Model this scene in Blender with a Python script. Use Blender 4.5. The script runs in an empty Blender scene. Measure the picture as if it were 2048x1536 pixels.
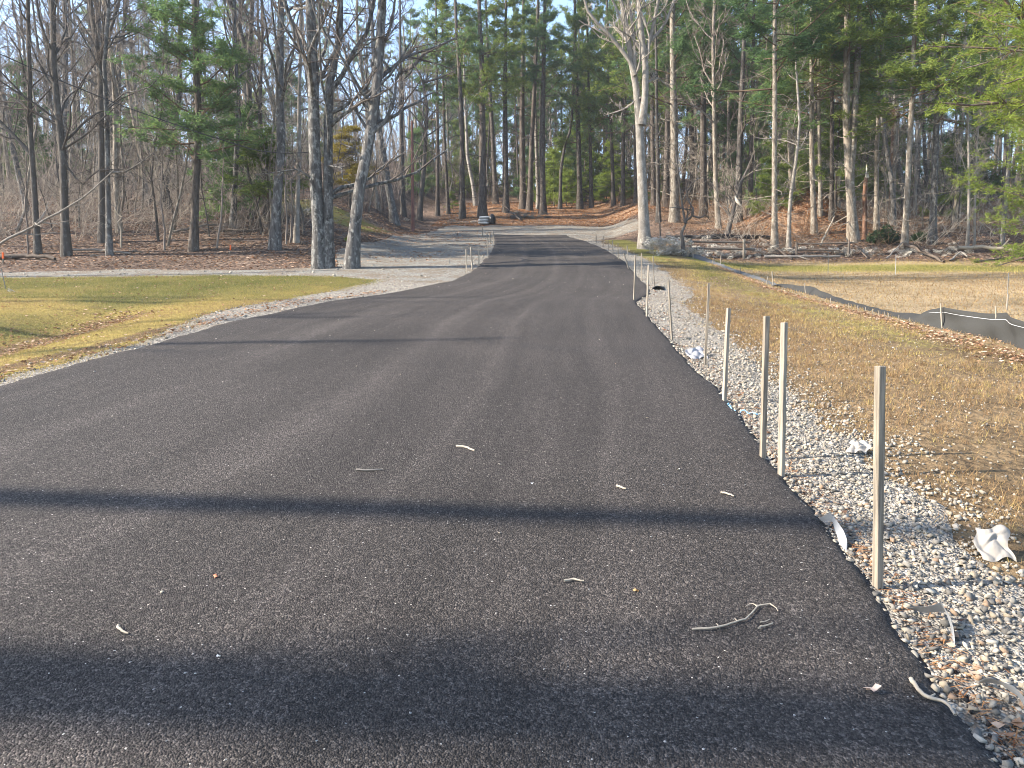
import bpy, bmesh, math, random
import numpy as np
from mathutils import Vector, Matrix

# ------------------------------------------------------------------ camera, sky, sun, exposure
SC = bpy.context.scene
COL = SC.collection
RNG = np.random.default_rng(7)
random.seed(7)
FPX = 1539.0                      # focal length in photo pixels (photo 2048 x 1536)
PITCH = math.radians(-6.0)        # camera looks slightly down, the drive climbs away
SLOPE = 0.098
CAMZ = 1.608

cam_d = bpy.data.cameras.new("camera")
cam = bpy.data.objects.new("camera", cam_d)
COL.objects.link(cam)
cam.location = (0, 0, CAMZ)
cam.rotation_euler = (math.radians(90) + PITCH, 0, 0)
cam_d.sensor_fit = 'HORIZONTAL'
cam_d.sensor_width = 36.0
cam_d.lens = 36.0 * FPX / 2048.0
cam_d.clip_start = 0.05
cam_d.clip_end = 2000
SC.camera = cam

SUN_EL = math.radians(32.0)
SUN_AZ = math.atan2(-0.993, -0.12)          # from +Y towards +X
world = bpy.data.worlds.new("World")
SC.world = world
world.use_nodes = True
wn = world.node_tree.nodes
sky = wn.new('ShaderNodeTexSky')
sky.sky_type = 'NISHITA'
sky.sun_disc = False
sky.sun_elevation = SUN_EL
sky.sun_rotation = SUN_AZ
sky.air_density = 1.0
sky.dust_density = 1.0
sky.ozone_density = 2.0
world.node_tree.links.new(sky.outputs[0], wn['Background'].inputs[0])
wn['Background'].inputs[1].default_value = 0.15
sd = bpy.data.lights.new("sun", 'SUN')
sd.energy = 5.0
sd.angle = math.radians(0.53)
sd.color = (1.0, 0.90, 0.76)
sun = bpy.data.objects.new("sun", sd)
COL.objects.link(sun)
SUNV = Vector((math.sin(SUN_AZ) * math.cos(SUN_EL), math.cos(SUN_AZ) * math.cos(SUN_EL), math.sin(SUN_EL)))
sun.rotation_euler = (-SUNV).to_track_quat('-Z', 'Y').to_euler()
SC.view_settings.view_transform = 'Standard'
SC.view_settings.look = 'None'
SC.view_settings.gamma = 1
SC.view_settings.use_curve_mapping = False
SC.view_settings.exposure = 1.68
SC.cycles.filter_width = 1.0
SC.cycles.volume_bounces = 0
SC.cycles.max_bounces = 6
SC.cycles.diffuse_bounces = 3
SC.cycles.transparent_max_bounces = 8

# ------------------------------------------------------------------ land form
def vnoise(x, y, seed=0):
    x = np.asarray(x, float); y = np.asarray(y, float)
    xi = np.floor(x).astype(np.int64); yi = np.floor(y).astype(np.int64)
    fx = x - xi; fy = y - yi
    fx = fx * fx * (3 - 2 * fx); fy = fy * fy * (3 - 2 * fy)
    def h(a, b):
        n = (a * 374761393 + b * 668265263 + seed * 974634541) & 0x7fffffff
        n = ((n ^ (n >> 13)) * 1274126177) & 0x7fffffff
        n = (n ^ (n >> 16)) & 0x7fffffff
        return n / 0x7fffffff
    return (h(xi, yi) * (1 - fx) + h(xi + 1, yi) * fx) * (1 - fy) + (h(xi, yi + 1) * (1 - fx) + h(xi + 1, yi + 1) * fx) * fy

def fbm(x, y, seed=0, o=3):
    s = 0; a = 0.5
    for k in range(o):
        s = s + a * vnoise(np.asarray(x) * 2 ** k, np.asarray(y) * 2 ** k, seed + k * 17)
        a *= 0.5
    return s / (1 - 0.5 ** o)

def sstep(a, b, x):
    t = np.clip((np.asarray(x, float) - a) / (b - a), 0, 1)
    return t * t * (3 - 2 * t)

PC = np.array([(-60, 0), (18, 0), (20, .06), (23, .13), (28, .36), (34, .54), (41.6, .71), (48, .88), (56, 1.49), (62, 2.08), (75, 3.4), (100, 5.6), (150, 9), (300, 15), (500, 18)])
PL = np.array([(-60, 0), (20, 0), (24, .1), (27, .22), (30, .57), (36, 1.58), (44, 3.0), (55, 4.2), (80, 7), (140, 13), (300, 20), (500, 24)])
PR = np.array([(-60, 0), (20, 0), (30, -.02), (34, .05), (36, .17), (38, .5), (44, 1.3), (52, 2.3), (62, 3.3), (80, 5.0), (140, 10), (300, 16), (500, 19)])

def relH(x, y):
    x = np.asarray(x, float); y = np.asarray(y, float)
    c = np.interp(y, PC[:, 0], PC[:, 1]); l = np.interp(y, PL[:, 0], PL[:, 1]); r = np.interp(y, PR[:, 0], PR[:, 1])
    wl = 1 - sstep(-11, -3.5, x + 0.10 * np.clip(y - 30, 0, 40))
    wr = sstep(5.5, 10, x - 0.05 * np.clip(y - 40, 0, 40))
    h = c * (1 - wl - wr) + l * wl + r * wr
    # swale in the left lawn
    h = h - 0.27 * np.exp(-((x + 7.6 + 0.05 * (y - 10)) / 1.0) ** 2) * sstep(3, 7, y) * (1 - sstep(14, 18, y))
    # verge falls gently to the silt fence, field a touch lower
    h = h - 0.10 * sstep(3.2, 6.5, x) * (1 - sstep(26, 34, y)) - 0.10 * sstep(7.0, 8.2, x) * (1 - sstep(26, 34, y))
    far = sstep(28, 45, y)
    h = h + (fbm(x * .35, y * .35, 3) - .5) * (0.06 + 0.5 * far * (1 - np.exp(-((x - 1.5) / 5.0) ** 2)))
    # mound of leaves at the right edge of the wood
    h = h + 2.1 * np.exp(-((x - 17.2) / 2.3) ** 2 - ((y - 46) / 2.3) ** 2)
    # small bank of leaves behind the turnaround
    h = h + 0.5 * np.exp(-((x + 1.4) / 1.8) ** 2 - ((y - 69) / 2.0) ** 2)
    return h

def H(x, y):
    return SLOPE * np.asarray(y, float) + relH(x, y)

def ray(px, py):
    dx, dy, dz = px - 1024.0, FPX, 768.0 - py
    ca, sa = math.cos(PITCH), math.sin(PITCH)
    return dx, dy * ca - dz * sa, dy * sa + dz * ca

def G(px, py, ymax=160):
    """ground point seen at a photo pixel"""
    dx, dy, dz = ray(px, py)
    ys = np.concatenate([np.arange(1.2, 30, .02), np.arange(30, ymax, .05)])
    t = ys / dy
    d = CAMZ + dz * t - H(dx * t, ys)
    k = np.argmax(d < 0)
    if d[k] >= 0:
        k = len(ys) - 1
    return float(dx * t[k]), float(ys[k]), float(H(dx * t[k], ys[k]))

def P(px, py, Y):
    dx, dy, dz = ray(px, py)
    t = Y / dy
    return np.array([dx * t, Y, CAMZ + dz * t])

def project(p):
    p = np.asarray(p, float).reshape(-1, 3)
    ca, sa = math.cos(PITCH), math.sin(PITCH)
    y = p[:, 1]; z = p[:, 2] - CAMZ
    f = y * ca + z * sa; u = -y * sa + z * ca
    f = np.maximum(f, 1e-3)
    return 1024 + FPX * p[:, 0] / f, 768 - FPX * u / f, f

# road edges (x as a function of y)
def edge(pts, extra):
    w = [G(*p)[:2] for p in pts]
    a = np.array(sorted([(q[1], q[0]) for q in w] + extra))
    return a
EL = edge([(10, 776), (150, 735), (290, 700), (370, 675), (460, 650), (640, 610), (700, 600), (820, 582), (900, 566), (940, 548), (965, 528), (985, 505), (990, 488), (989, 474)],
          [(-14, -40), (-6, -22), (-2, -12), (0, -9.0), (3, -6.6), (5.2, -5.6)])
ER = edge([(1985, 1536), (1900, 1420), (1790, 1260), (1700, 1130), (1640, 1060), (1560, 965), (1500, 880), (1440, 790), (1380, 735), (1330, 680), (1290, 630), (1268, 606),
           (1300, 589), (1290, 572), (1270, 550), (1250, 527), (1225, 510), (1200, 496), (1165, 482), (1135, 473)],
          [(-14, 30), (-6, 12), (-2, 3.2), (0, 1.6), (1.2, 1.35)])
def xL(y): return np.interp(y, EL[:, 0], EL[:, 1])
def xR(y): return np.interp(y, ER[:, 0], ER[:, 1])
ROAD_END = G(1060, 471)[1]

# ------------------------------------------------------------------ mesh helpers
def mesh_np(name, verts, quads=None, tris=None, smooth=False):
    me = bpy.data.meshes.new(name)
    verts = np.asarray(verts, np.float32).reshape(-1, 3)
    q = np.zeros((0, 4), np.int32) if quads is None else np.asarray(quads, np.int32).reshape(-1, 4)
    t = np.zeros((0, 3), np.int32) if tris is None else np.asarray(tris, np.int32).reshape(-1, 3)
    me.vertices.add(len(verts)); me.vertices.foreach_set('co', verts.ravel())
    nl = q.size + t.size
    me.loops.add(nl); me.loops.foreach_set('vertex_index', np.concatenate([q.ravel(), t.ravel()]))
    me.polygons.add(len(q) + len(t))
    st = np.concatenate([np.arange(len(q)) * 4, q.size + np.arange(len(t)) * 3]).astype(np.int32)
    me.polygons.foreach_set('loop_start', st)
    if smooth:
        me.polygons.foreach_set('use_smooth', np.ones(len(q) + len(t), bool))
    me.update(calc_edges=True)
    return me

def add_attr(me, name, vals):
    a = me.attributes.new(name, 'FLOAT', 'POINT')
    a.data.foreach_set('value', np.asarray(vals, np.float32))

def ob(name, me, mat=None, parent=None, loc=None):
    o = bpy.data.objects.new(name, me)
    COL.objects.link(o)
    if mat is not None and me is not None and not me.materials:
        me.materials.append(mat)
    if loc is not None: o.location = loc
    if parent is not None: o.parent = parent
    return o

def tag(o, label=None, cat=None, group=None, kind=None):
    if label: o['label'] = label
    if cat: o['category'] = cat
    if group: o['group'] = group
    if kind: o['kind'] = kind
    return o

def empty(name, loc, label, cat, group=None):
    o = bpy.data.objects.new(name, None)
    COL.objects.link(o)
    o.location = loc
    o.empty_display_size = 0.2
    return tag(o, label, cat, group)

class Tubes:
    def __init__(s): s.b = []
    def add(s, Pn, R, n=4):
        Pn = np.asarray(Pn, float); R = np.asarray(R, float)
        if Pn.ndim == 2: Pn = Pn[None]; R = R[None]
        if len(Pn): s.b.append((Pn, R, n))
        return s
    def arrays(s):
        V = []; Q = []; off = 0
        for Pn, R, n in s.b:
            N, K, _ = Pn.shape
            T = np.gradient(Pn, axis=1)
            T /= np.linalg.norm(T, axis=2, keepdims=True) + 1e-9
            D = Pn[:, -1] - Pn[:, 0]
            ax = np.argmin(np.abs(D), axis=1)
            ref = np.eye(3)[ax][:, None, :]
            U = np.cross(T, np.broadcast_to(ref, T.shape)); U /= np.linalg.norm(U, axis=2, keepdims=True) + 1e-9
            W = np.cross(T, U)
            a = np.arange(n) * 2 * np.pi / n
            v = Pn[:, :, None, :] + R[:, :, None, None] * (np.cos(a)[:, None] * U[:, :, None, :] + np.sin(a)[:, None] * W[:, :, None, :])
            V.append(v.reshape(-1, 3))
            i = np.arange(N)[:, None, None] * K * n; k = np.arange(K - 1)[None, :, None] * n; j = np.arange(n)[None, None, :]; j2 = (j + 1) % n
            base = i + k
            q = np.stack([base + j, base + j2, base + n + j2, base + n + j], -1).reshape(-1, 4) + off
            Q.append(q); off += N * K * n
        return np.concatenate(V), np.concatenate(Q)
    def mesh(s, name, origin=(0, 0, 0), smooth=True):
        v, q = s.arrays()
        return mesh_np(name, v - np.asarray(origin), q, smooth=smooth)

def resample(pts, K):
    pts = np.asarray(pts, float)
    d = np.r_[0, np.cumsum(np.linalg.norm(np.diff(pts, axis=0), axis=1))]
    t = np.linspace(0, d[-1], K)
    return np.stack([np.interp(t, d, pts[:, i]) for i in range(3)], 1)

# ------------------------------------------------------------------ materials
def new_mat(name):
    m = bpy.data.materials.new(name); m.use_nodes = True
    nt = m.node_tree; nt.nodes.clear()
    return m, nt
def nd(nt, typ, ins=None, **props):
    n = nt.nodes.new(typ)
    for k, v in props.items(): setattr(n, k, v)
    for k, v in (ins or {}).items():
        s = n.inputs[k]
        if isinstance(v, bpy.types.NodeSocket): nt.links.new(v, s)
        elif isinstance(v, bpy.types.Node): nt.links.new(v.outputs[0], s)
        else:
            if isinstance(v, tuple) and len(v) == 3 and s.type == 'RGBA': v = (*v, 1)
            s.default_value = v
    return n
def mixc(nt, f, a, b, blend='MIX'):
    n = nd(nt, 'ShaderNodeMix', {0: f, 6: a, 7: b}, data_type='RGBA', blend_type=blend)
    return n.outputs[2]
def mth(nt, op, a, b=0.0, c=0.0, clamp=False):
    n = nd(nt, 'ShaderNodeMath', {0: a, 1: b, 2: c}, operation=op, use_clamp=clamp); return n.outputs[0]
def ramp(nt, f, stops, interp='LINEAR'):
    n = nd(nt, 'ShaderNodeValToRGB', {0: f}); r = n.color_ramp; r.interpolation = interp
    while len(r.elements) < len(stops): r.elements.new(0.5)
    for e, (p, c) in zip(r.elements, stops): e.position = p; e.color = (*c, 1) if len(c) == 3 else c
    return n.outputs[0]
def maprange(nt, v, a, b, c=0.0, d=1.0):
    return nd(nt, 'ShaderNodeMapRange', {0: v, 1: a, 2: b, 3: c, 4: d}).outputs[0]
def noise(nt, vec, scale, detail=3, rough=.55):
    return nd(nt, 'ShaderNodeTexNoise', {'Vector': vec, 'Scale': scale, 'Detail': detail, 'Roughness': rough}).outputs[0]
def voro(nt, vec, scale, feature='F1'):
    return nd(nt, 'ShaderNodeTexVoronoi', {'Vector': vec, 'Scale': scale}, feature=feature)
def objco(nt): return nd(nt, 'ShaderNodeTexCoord').outputs['Object']
def worldpos(nt): return nd(nt, 'ShaderNodeNewGeometry').outputs['Position']
def mapped(nt, vec, scale):
    return nd(nt, 'ShaderNodeMapping', {'Vector': vec, 'Scale': scale}).outputs[0]
def attr(nt, name): return nd(nt, 'ShaderNodeAttribute', attribute_name=name).outputs['Fac']
def finish(nt, color, rough=.9, bump=None, bstr=.5, bdist=.02, spec=.25, transl=0.0):
    ins = {'Base Color': color, 'Roughness': rough, 'Specular IOR Level': spec}
    if bump is not None:
        ins['Normal'] = nd(nt, 'ShaderNodeBump', {'Height': bump, 'Strength': bstr, 'Distance': bdist}).outputs[0]
    b = nd(nt, 'ShaderNodeBsdfPrincipled', ins)
    sh = b.outputs[0]
    if transl > 0:
        tr = nd(nt, 'ShaderNodeBsdfTranslucent', {'Color': color})
        sh = nd(nt, 'ShaderNodeMixShader', {0: transl, 1: sh, 2: tr.outputs[0]}).outputs[0]
    o = nd(nt, 'ShaderNodeOutputMaterial', {'Surface': sh})

def bark_mat(name, dark, light, lichen, lichen_amt=.5, sx=9, sz=1.6, bstr=.9):
    m, nt = new_mat(name); co = objco(nt)
    v = mapped(nt, co, (sx, sx, sz))
    n1 = noise(nt, v, 1.0, 5, .65)
    n2 = noise(nt, mapped(nt, co, (6, 6, 3.5)), 1.3, 5, .75)
    rnd = nd(nt, 'ShaderNodeObjectInfo').outputs['Random']
    c = ramp(nt, n1, [(.34, dark), (.62, light)])
    th = mth(nt, 'MULTIPLY_ADD', rnd, 0.08, .62 - .22 * lichen_amt)
    f = maprange(nt, mth(nt, 'SUBTRACT', n2, th), -.02, .07)
    c = mixc(nt, mth(nt, 'MULTIPLY', f, .85), c, lichen)
    k = maprange(nt, rnd, 0, 1, .75, 1.2)
    c = mixc(nt, 1.0, c, nd(nt, 'ShaderNodeCombineXYZ', {0: k, 1: k, 2: k}).outputs[0], 'MULTIPLY')
    finish(nt, c, .95, n1, bstr, .03, .15)
    return m
def twig_mat(name, a, b):
    m, nt = new_mat(name); co = objco(nt)
    n = noise(nt, co, 2.0, 2)
    rnd = nd(nt, 'ShaderNodeObjectInfo').outputs['Random']
    c = ramp(nt, mth(nt, 'MULTIPLY_ADD', rnd, .3, mth(nt, 'MULTIPLY', n, .8)), [(.3, a), (.75, b)])
    finish(nt, c, .95, spec=.1)
    return m
def needle_mat(name, a, b, c3, transl=.35):
    m, nt = new_mat(name); co = objco(nt)
    n = noise(nt, co, .7, 2)
    t = attr(nt, 'tint')
    rnd = nd(nt, 'ShaderNodeObjectInfo').outputs['Random']
    f = mth(nt, 'ADD', mth(nt, 'MULTIPLY', t, .5), mth(nt, 'MULTIPLY_ADD', n, .45, mth(nt, 'MULTIPLY', rnd, .2)))
    c = ramp(nt, f, [(.25, a), (.6, b), (.95, c3)])
    finish(nt, c, .6, spec=.25, transl=transl)
    return m
def speckle(name, cols, scale=1.0, attrname='tint', rough=.9, transl=0.0, spec=.2):
    m, nt = new_mat(name)
    t = attr(nt, attrname)
    st = [(i / (len(cols) - 1), c) for i, c in enumerate(cols)]
    c = ramp(nt, t, st)
    n = noise(nt, worldpos(nt), 40 * scale, 2)
    k = maprange(nt, n, .3, .7, .8, 1.15)
    c = mixc(nt, 1.0, c, nd(nt, 'ShaderNodeCombineXYZ', {0: k, 1: k, 2: k}).outputs[0], 'MULTIPLY')
    finish(nt, c, rough, spec=spec, transl=transl)
    return m
def plain(name, col, rough=.7, scale=30, var=.2, bump=.2, spec=.3, transl=0.0, stretch=(1, 1, 1)):
    m, nt = new_mat(name); co = mapped(nt, objco(nt), stretch)
    n = noise(nt, co, scale, 4, .6)
    k = maprange(nt, n, .3, .7, 1 - var, 1 + var)
    c = mixc(nt, 1.0, col, nd(nt, 'ShaderNodeCombineXYZ', {0: k, 1: k, 2: k}).outputs[0], 'MULTIPLY')
    finish(nt, c, rough, n, bump, .01, spec, transl)
    return m

BARK_OAK = bark_mat('bark_lichened', (.036, .034, .033), (.125, .118, .112), (.25, .246, .23), .55)
BARK_GREY = bark_mat('bark_grey', (.055, .048, .042), (.10, .088, .078), (.17, .163, .15), .35)
BARK_BEECH = bark_mat('bark_pale', (.13, .117, .10), (.245, .222, .195), (.32, .30, .27), .5, 5, 2.5, .5)
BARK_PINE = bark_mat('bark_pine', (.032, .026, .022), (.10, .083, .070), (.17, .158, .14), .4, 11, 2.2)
BARK_SUN = bark_mat('bark_sunlit', (.085, .07, .055), (.24, .205, .165), (.32, .295, .25), .55, 10, 2.0)  # pine bark made paler and warmer, sun on the trunk painted in
BARK_DEAD = bark_mat('bark_rotten', (.07, .038, .026), (.20, .11, .07), (.30, .22, .16), .3)
TWIG = twig_mat('twig_grey', (.085, .07, .06), (.22, .185, .16))
TWIG_PALE = twig_mat('twig_pale', (.20, .17, .14), (.40, .35, .29))
TWIG_BROWN = twig_mat('twig_brown', (.06, .042, .03), (.17, .115, .075))
NEEDLE = needle_mat('needle_green', (.05, .085, .020), (.14, .195, .038), (.28, .32, .065), .55)
NEEDLE_BLUE = needle_mat('needle_bluegreen', (.04, .082, .034), (.105, .178, .062), (.21, .275, .08), .55)
NEEDLE_LIT = needle_mat('needle_sunlit', (.08, .13, .02), (.19, .25, .04), (.32, .36, .07), .55)  # brighter, yellower copy of the needles: sunlight put into the colour
LEAF_YELLOW = needle_mat('leaf_yellow', (.12, .10, .015), (.24, .19, .03), (.34, .26, .05), .4)
LEAF_SHRUB = needle_mat('leaf_dark', (.012, .028, .01), (.025, .05, .018), (.05, .085, .03), .15)

# ground
def ground_mat():
    m, nt = new_mat('ground_soil'); p = worldpos(nt)
    n_s = noise(nt, p, 14, 4, .7); n_m = noise(nt, p, 2.2, 4, .6); n_l = noise(nt, p, .35, 3)
    vor = voro(nt, p, 13); vcol = nd(nt, 'ShaderNodeSeparateColor', {0: vor.outputs['Color']})
    litter = ramp(nt, mth(nt, 'MULTIPLY_ADD', vcol.outputs[0], .75, mth(nt, 'MULTIPLY', n_m, .3)),
                  [(.15, (.028, .021, .017)), (.4, (.07, .049, .038)), (.7, (.145, .098, .072)), (.98, (.28, .215, .165))])
    orange = ramp(nt, mth(nt, 'MULTIPLY_ADD', vcol.outputs[1], .5, mth(nt, 'MULTIPLY', n_s, .5)),
                  [(.2, (.08, .048, .031)), (.55, (.225, .138, .085)), (.9, (.38, .265, .175))])
    dry = ramp(nt, mth(nt, 'MULTIPLY_ADD', n_s, .65, mth(nt, 'MULTIPLY', n_m, .35)),
               [(.28, (.04, .028, .018)), (.43, (.12, .083, .047)), (.6, (.225, .158, .088)), (.75, (.33, .265, .185))])
    field = ramp(nt, mth(nt, 'MULTIPLY_ADD', n_s, .6, mth(nt, 'MULTIPLY', n_m, .4)),
                 [(.3, (.14, .102, .058)), (.5, (.28, .215, .13)), (.72, (.41, .335, .215))])
    green = ramp(nt, n_s, [(.3, (.085, .085, .025)), (.55, (.20, .18, .05)), (.75, (.38, .32, .11))])
    def mask(nm, w=.5):
        a = attr(nt, nm)
        return maprange(nt, mth(nt, 'MULTIPLY_ADD', mth(nt, 'SUBTRACT', n_s, .5), w * 1.6, mth(nt, 'MULTIPLY_ADD', mth(nt, 'SUBTRACT', n_m, .5), w, a)), .35, .65)
    c = mixc(nt, mask('m_orange'), litter, orange)
    c = mixc(nt, mask('m_dry'), c, dry)
    c = mixc(nt, mask('m_field'), c, field)
    c = mixc(nt, mask('m_green', .7), c, green)
    dk = maprange(nt, n_l, .3, .7, .62, 1.2)
    c = mixc(nt, 1.0, c, nd(nt, 'ShaderNodeCombineXYZ', {0: dk, 1: dk, 2: dk}).outputs[0], 'MULTIPLY')
    hgt = mth(nt, 'ADD', mth(nt, 'MULTIPLY', vor.outputs['Distance'], -.5), mth(nt, 'MULTIPLY', n_s, 1.2))
    finish(nt, c, .97, hgt, .9, .05, .1)
    return m
def gravel_mat(name, cols, scale=28, leaf=.12):
    m, nt = new_mat(name); p = worldpos(nt)
    v = voro(nt, p, scale); s = nd(nt, 'ShaderNodeSeparateColor', {0: v.outputs['Color']})
    v2 = voro(nt, p, scale * 2.7); s2 = nd(nt, 'ShaderNodeSeparateColor', {0: v2.outputs['Color']})
    n_m = noise(nt, p, 1.3, 4, .6)
    f = mth(nt, 'MULTIPLY_ADD', s.outputs[0], .5, mth(nt, 'MULTIPLY', s2.outputs[0], .5))
    c = ramp(nt, f, cols)
    lf = maprange(nt, mth(nt, 'MULTIPLY_ADD', s.outputs[1], .3, n_m), .78 - leaf, .86 - leaf)
    c = mixc(nt, mth(nt, 'MULTIPLY', lf, .75), c, mixc(nt, s2.outputs[1], (.09, .062, .042), (.22, .165, .11)))
    h = mth(nt, 'ADD', mth(nt, 'MULTIPLY', v.outputs['Distance'], -1.0), mth(nt, 'MULTIPLY', v2.outputs['Distance'], -.5))
    finish(nt, c, .95, h, 1.0, .03, .2)
    return m
def lawn_mat():
    m, nt = new_mat('lawn_turf'); p = worldpos(nt)
    n_s = noise(nt, p, 22, 4, .75); n_m = noise(nt, p, 1.1, 4, .6)
    yel = ramp(nt, n_s, [(.3, (.13, .095, .03)), (.55, (.31, .235, .072)), (.75, (.48, .385, .15))])
    grn = ramp(nt, n_s, [(.3, (.04, .042, .014)), (.55, (.115, .112, .036)), (.75, (.26, .235, .09))])
    brn = ramp(nt, n_s, [(.3, (.05, .032, .02)), (.6, (.17, .11, .06)), (.8, (.32, .24, .15))])
    f = maprange(nt, mth(nt, 'MULTIPLY_ADD', mth(nt, 'SUBTRACT', n_m, .5), .9, attr(nt, 'm_green')), .3, .7)
    c = mixc(nt, f, yel, grn)
    n_p = noise(nt, p, 3.2, 5, .7)
    c = mixc(nt, mth(nt, 'MULTIPLY', maprange(nt, n_p, .5, .68), .7), c, brn)
    f2 = maprange(nt, mth(nt, 'MULTIPLY_ADD', mth(nt, 'SUBTRACT', n_m, .5), .9, attr(nt, 'm_bare')), .4, .65)
    c = mixc(nt, f2, c, brn)
    finish(nt, c, .95, n_s, .9, .04, .1)
    return m
def asphalt_mat():
    m, nt = new_mat('asphalt'); p = worldpos(nt)
    v = voro(nt, p, 150); s = nd(nt, 'ShaderNodeSeparateColor', {0: v.outputs['Color']})
    v2 = voro(nt, p, 82); s2 = nd(nt, 'ShaderNodeSeparateColor', {0: v2.outputs['Color']})
    n_m = noise(nt, p, 3.0, 4, .6); n_l = noise(nt, p, .5, 4, .55)
    f = mth(nt, 'MULTIPLY_ADD', s.outputs[0], .55, mth(nt, 'MULTIPLY', s2.outputs[0], .45))
    c = ramp(nt, f, [(.12, (.0115, .0100, .0095)), (.42, (.0325, .0280, .0258)), (.72, (.064, .0555, .0510)), (.93, (.128, .113, .104))])
    # dusty wheel tracks along the drive
    u = attr(nt, 'u'); wob = mth(nt, 'MULTIPLY_ADD', mth(nt, 'SUBTRACT', n_l, .5), .03, u)
    def track(c0, w, k):
        d = mth(nt, 'ABSOLUTE', mth(nt, 'SUBTRACT', wob, c0))
        return mth(nt, 'MULTIPLY', maprange(nt, d, 0, w, 1, 0), k)
    t = mth(nt, 'ADD', mth(nt, 'ADD', track(.27, .05, .8), track(.52, .035, .9)), mth(nt, 'ADD', track(.68, .03, .5), track(.86, .03, .35)))
    t = mth(nt, 'MULTIPLY', t, maprange(nt, n_m, .25, .75, .45, 1))
    sv = nd(nt, 'ShaderNodeCombineXYZ', {0: mth(nt, 'MULTIPLY', u, 26.0), 1: mth(nt, 'MULTIPLY', nd(nt, 'ShaderNodeSeparateXYZ', {0: p}).outputs[1], .22), 2: 0.0}).outputs[0]
    streak = noise(nt, sv, 1.0, 3, .6)
    t = mth(nt, 'ADD', t, maprange(nt, streak, .35, .7, -.22, .32))
    dust = mth(nt, 'MULTIPLY_ADD', maprange(nt, n_l, .35, .75), .5, t)
    k = maprange(nt, dust, -.2, 1.4, .74, 1.70)
    c = mixc(nt, 1.0, c, nd(nt, 'ShaderNodeCombineXYZ', {0: k, 1: mth(nt, 'MULTIPLY', k, .985), 2: mth(nt, 'MULTIPLY', k, .96)}).outputs[0], 'MULTIPLY')
    # rare pale chips of stone
    chip = mth(nt, 'GREATER_THAN', s.outputs[2], .9985)
    c = mixc(nt, chip, c, (.45, .42, .38))
    h = mth(nt, 'ADD', mth(nt, 'MULTIPLY', v.outputs['Distance'], -1.0), mth(nt, 'ADD', mth(nt, 'MULTIPLY', v2.outputs['Distance'], -.8), mth(nt, 'MULTIPLY', s.outputs[1], .5)))
    finish(nt, c, .85, h, 1.0, .0075, .25)
    return m
GROUND = ground_mat(); LAWN = lawn_mat(); ASPHALT = asphalt_mat()
GRAVEL = gravel_mat('gravel_crushed', [(.15, (.085, .075, .062)), (.4, (.19, .173, .147)), (.6, (.275, .25, .213)), (.85, (.38, .35, .30))], 30, .0)
GRAVEL_DRIVE = gravel_mat('gravel_drive_grey', [(.15, (.08, .078, .069)), (.4, (.175, .172, .153)), (.65, (.26, .254, .228)), (.9, (.36, .35, .314))], 26, .17)
STONE_MAT = speckle('stone_crushed', [(.12, .112, .10), (.185, .172, .15), (.28, .232, .17), (.22, .206, .18), (.30, .265, .21), (.38, .345, .29), (.25, .175, .12)])
BOULDER = None

# ------------------------------------------------------------------ ground sheets
def axis(lo, hi, segs):
    a = [lo]
    for end, st in segs:
        n = max(1, int(round((end - a[-1]) / st))); a += list(np.linspace(a[-1], end, n + 1)[1:])
    return np.array(a)
def grid_faces(nx, ny):
    i = np.arange(ny - 1)[:, None] * nx + np.arange(nx - 1)[None]
    return np.stack([i, i + 1, i + nx + 1, i + nx], -1).reshape(-1, 4)

def gravel_d(x, y):
    """signed distance-like mask of the gravel drive on the left, the bank and the turnaround (positive inside)"""
    wob = (fbm(x * .8, y * .8, 11) - .5) * 1.0
    def band(a, b, v, w): return np.minimum(v - a, b - v)
    lo = np.interp(x, [-40, -16, -9, -5, -2.5], [22.2, 23.0, 23.6, 22.6, 21.0])
    hi = np.interp(x, [-40, -16, -12, -8, -5, -2.5], [23.6, 24.8, 26.0, 25.4, 26, 28])
    d1 = np.minimum(np.minimum(y - lo, hi - y), -x - 0.2)
    xl = np.interp(y, [23, 27, 32, 40, 48, 56, 58], [-4.0, -6.2, -7.0, -6.6, -6.0, -5.0, -3.0])
    d2 = np.minimum(np.minimum(x - xl, 57 - y), np.minimum(y - 23, np.where(y > ROAD_END - 1, 8.5, xR(y) - .3) - x))
    d3 = np.minimum(np.minimum(y - 44, 57.5 - y), np.minimum(x + 5, 7.2 - x - np.clip(52 - y, 0, 20) * .35 - np.clip(y - 52, 0, 9) * .35))
    return np.maximum(np.maximum(d1, d2), d3) + wob * .8
def lawn_d(x, y):
    wob = (fbm(x * 1.1, y * 1.1, 21) - .5) * 1.2
    w = np.interp(y, [0, 7, 11, 14, 18, 22], [.55, .45, .45, 1.1, 1.6, 2.2])
    hi = np.interp(x, [-40, -16, -9, -5, -2.5], [22.4, 23.2, 23.8, 22.6, 20.5])
    return np.minimum(np.minimum(xL(y) - w - x, hi - y), np.minimum(y + 3, x + 34)) + wob * .7
def shoulder_d(x, y):
    wob = (fbm(x * 1.6, y * 1.6, 31) - .5) * 1.0
    w = np.interp(y, [0, 2.5, 4, 7, 14, 20, 30, 45], [.95, .85, .72, .72, 1.0, 1.2, 1.0, .7])
    return np.minimum(xR(y) + w - x, x - xR(y) + .5) + wob * .55
def leftshoulder_d(x, y):
    wob = (fbm(x * 1.6, y * 1.6, 41) - .5) * 1.0
    w = np.interp(y, [0, 7, 11, 14, 18, 22, 24], [.5, .42, .5, 1.1, 1.7, 2.4, 2.6])
    return np.minimum(np.minimum(x - xL(y) + w, xL(y) + .5 - x), 24 - y) + wob * .5

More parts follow.
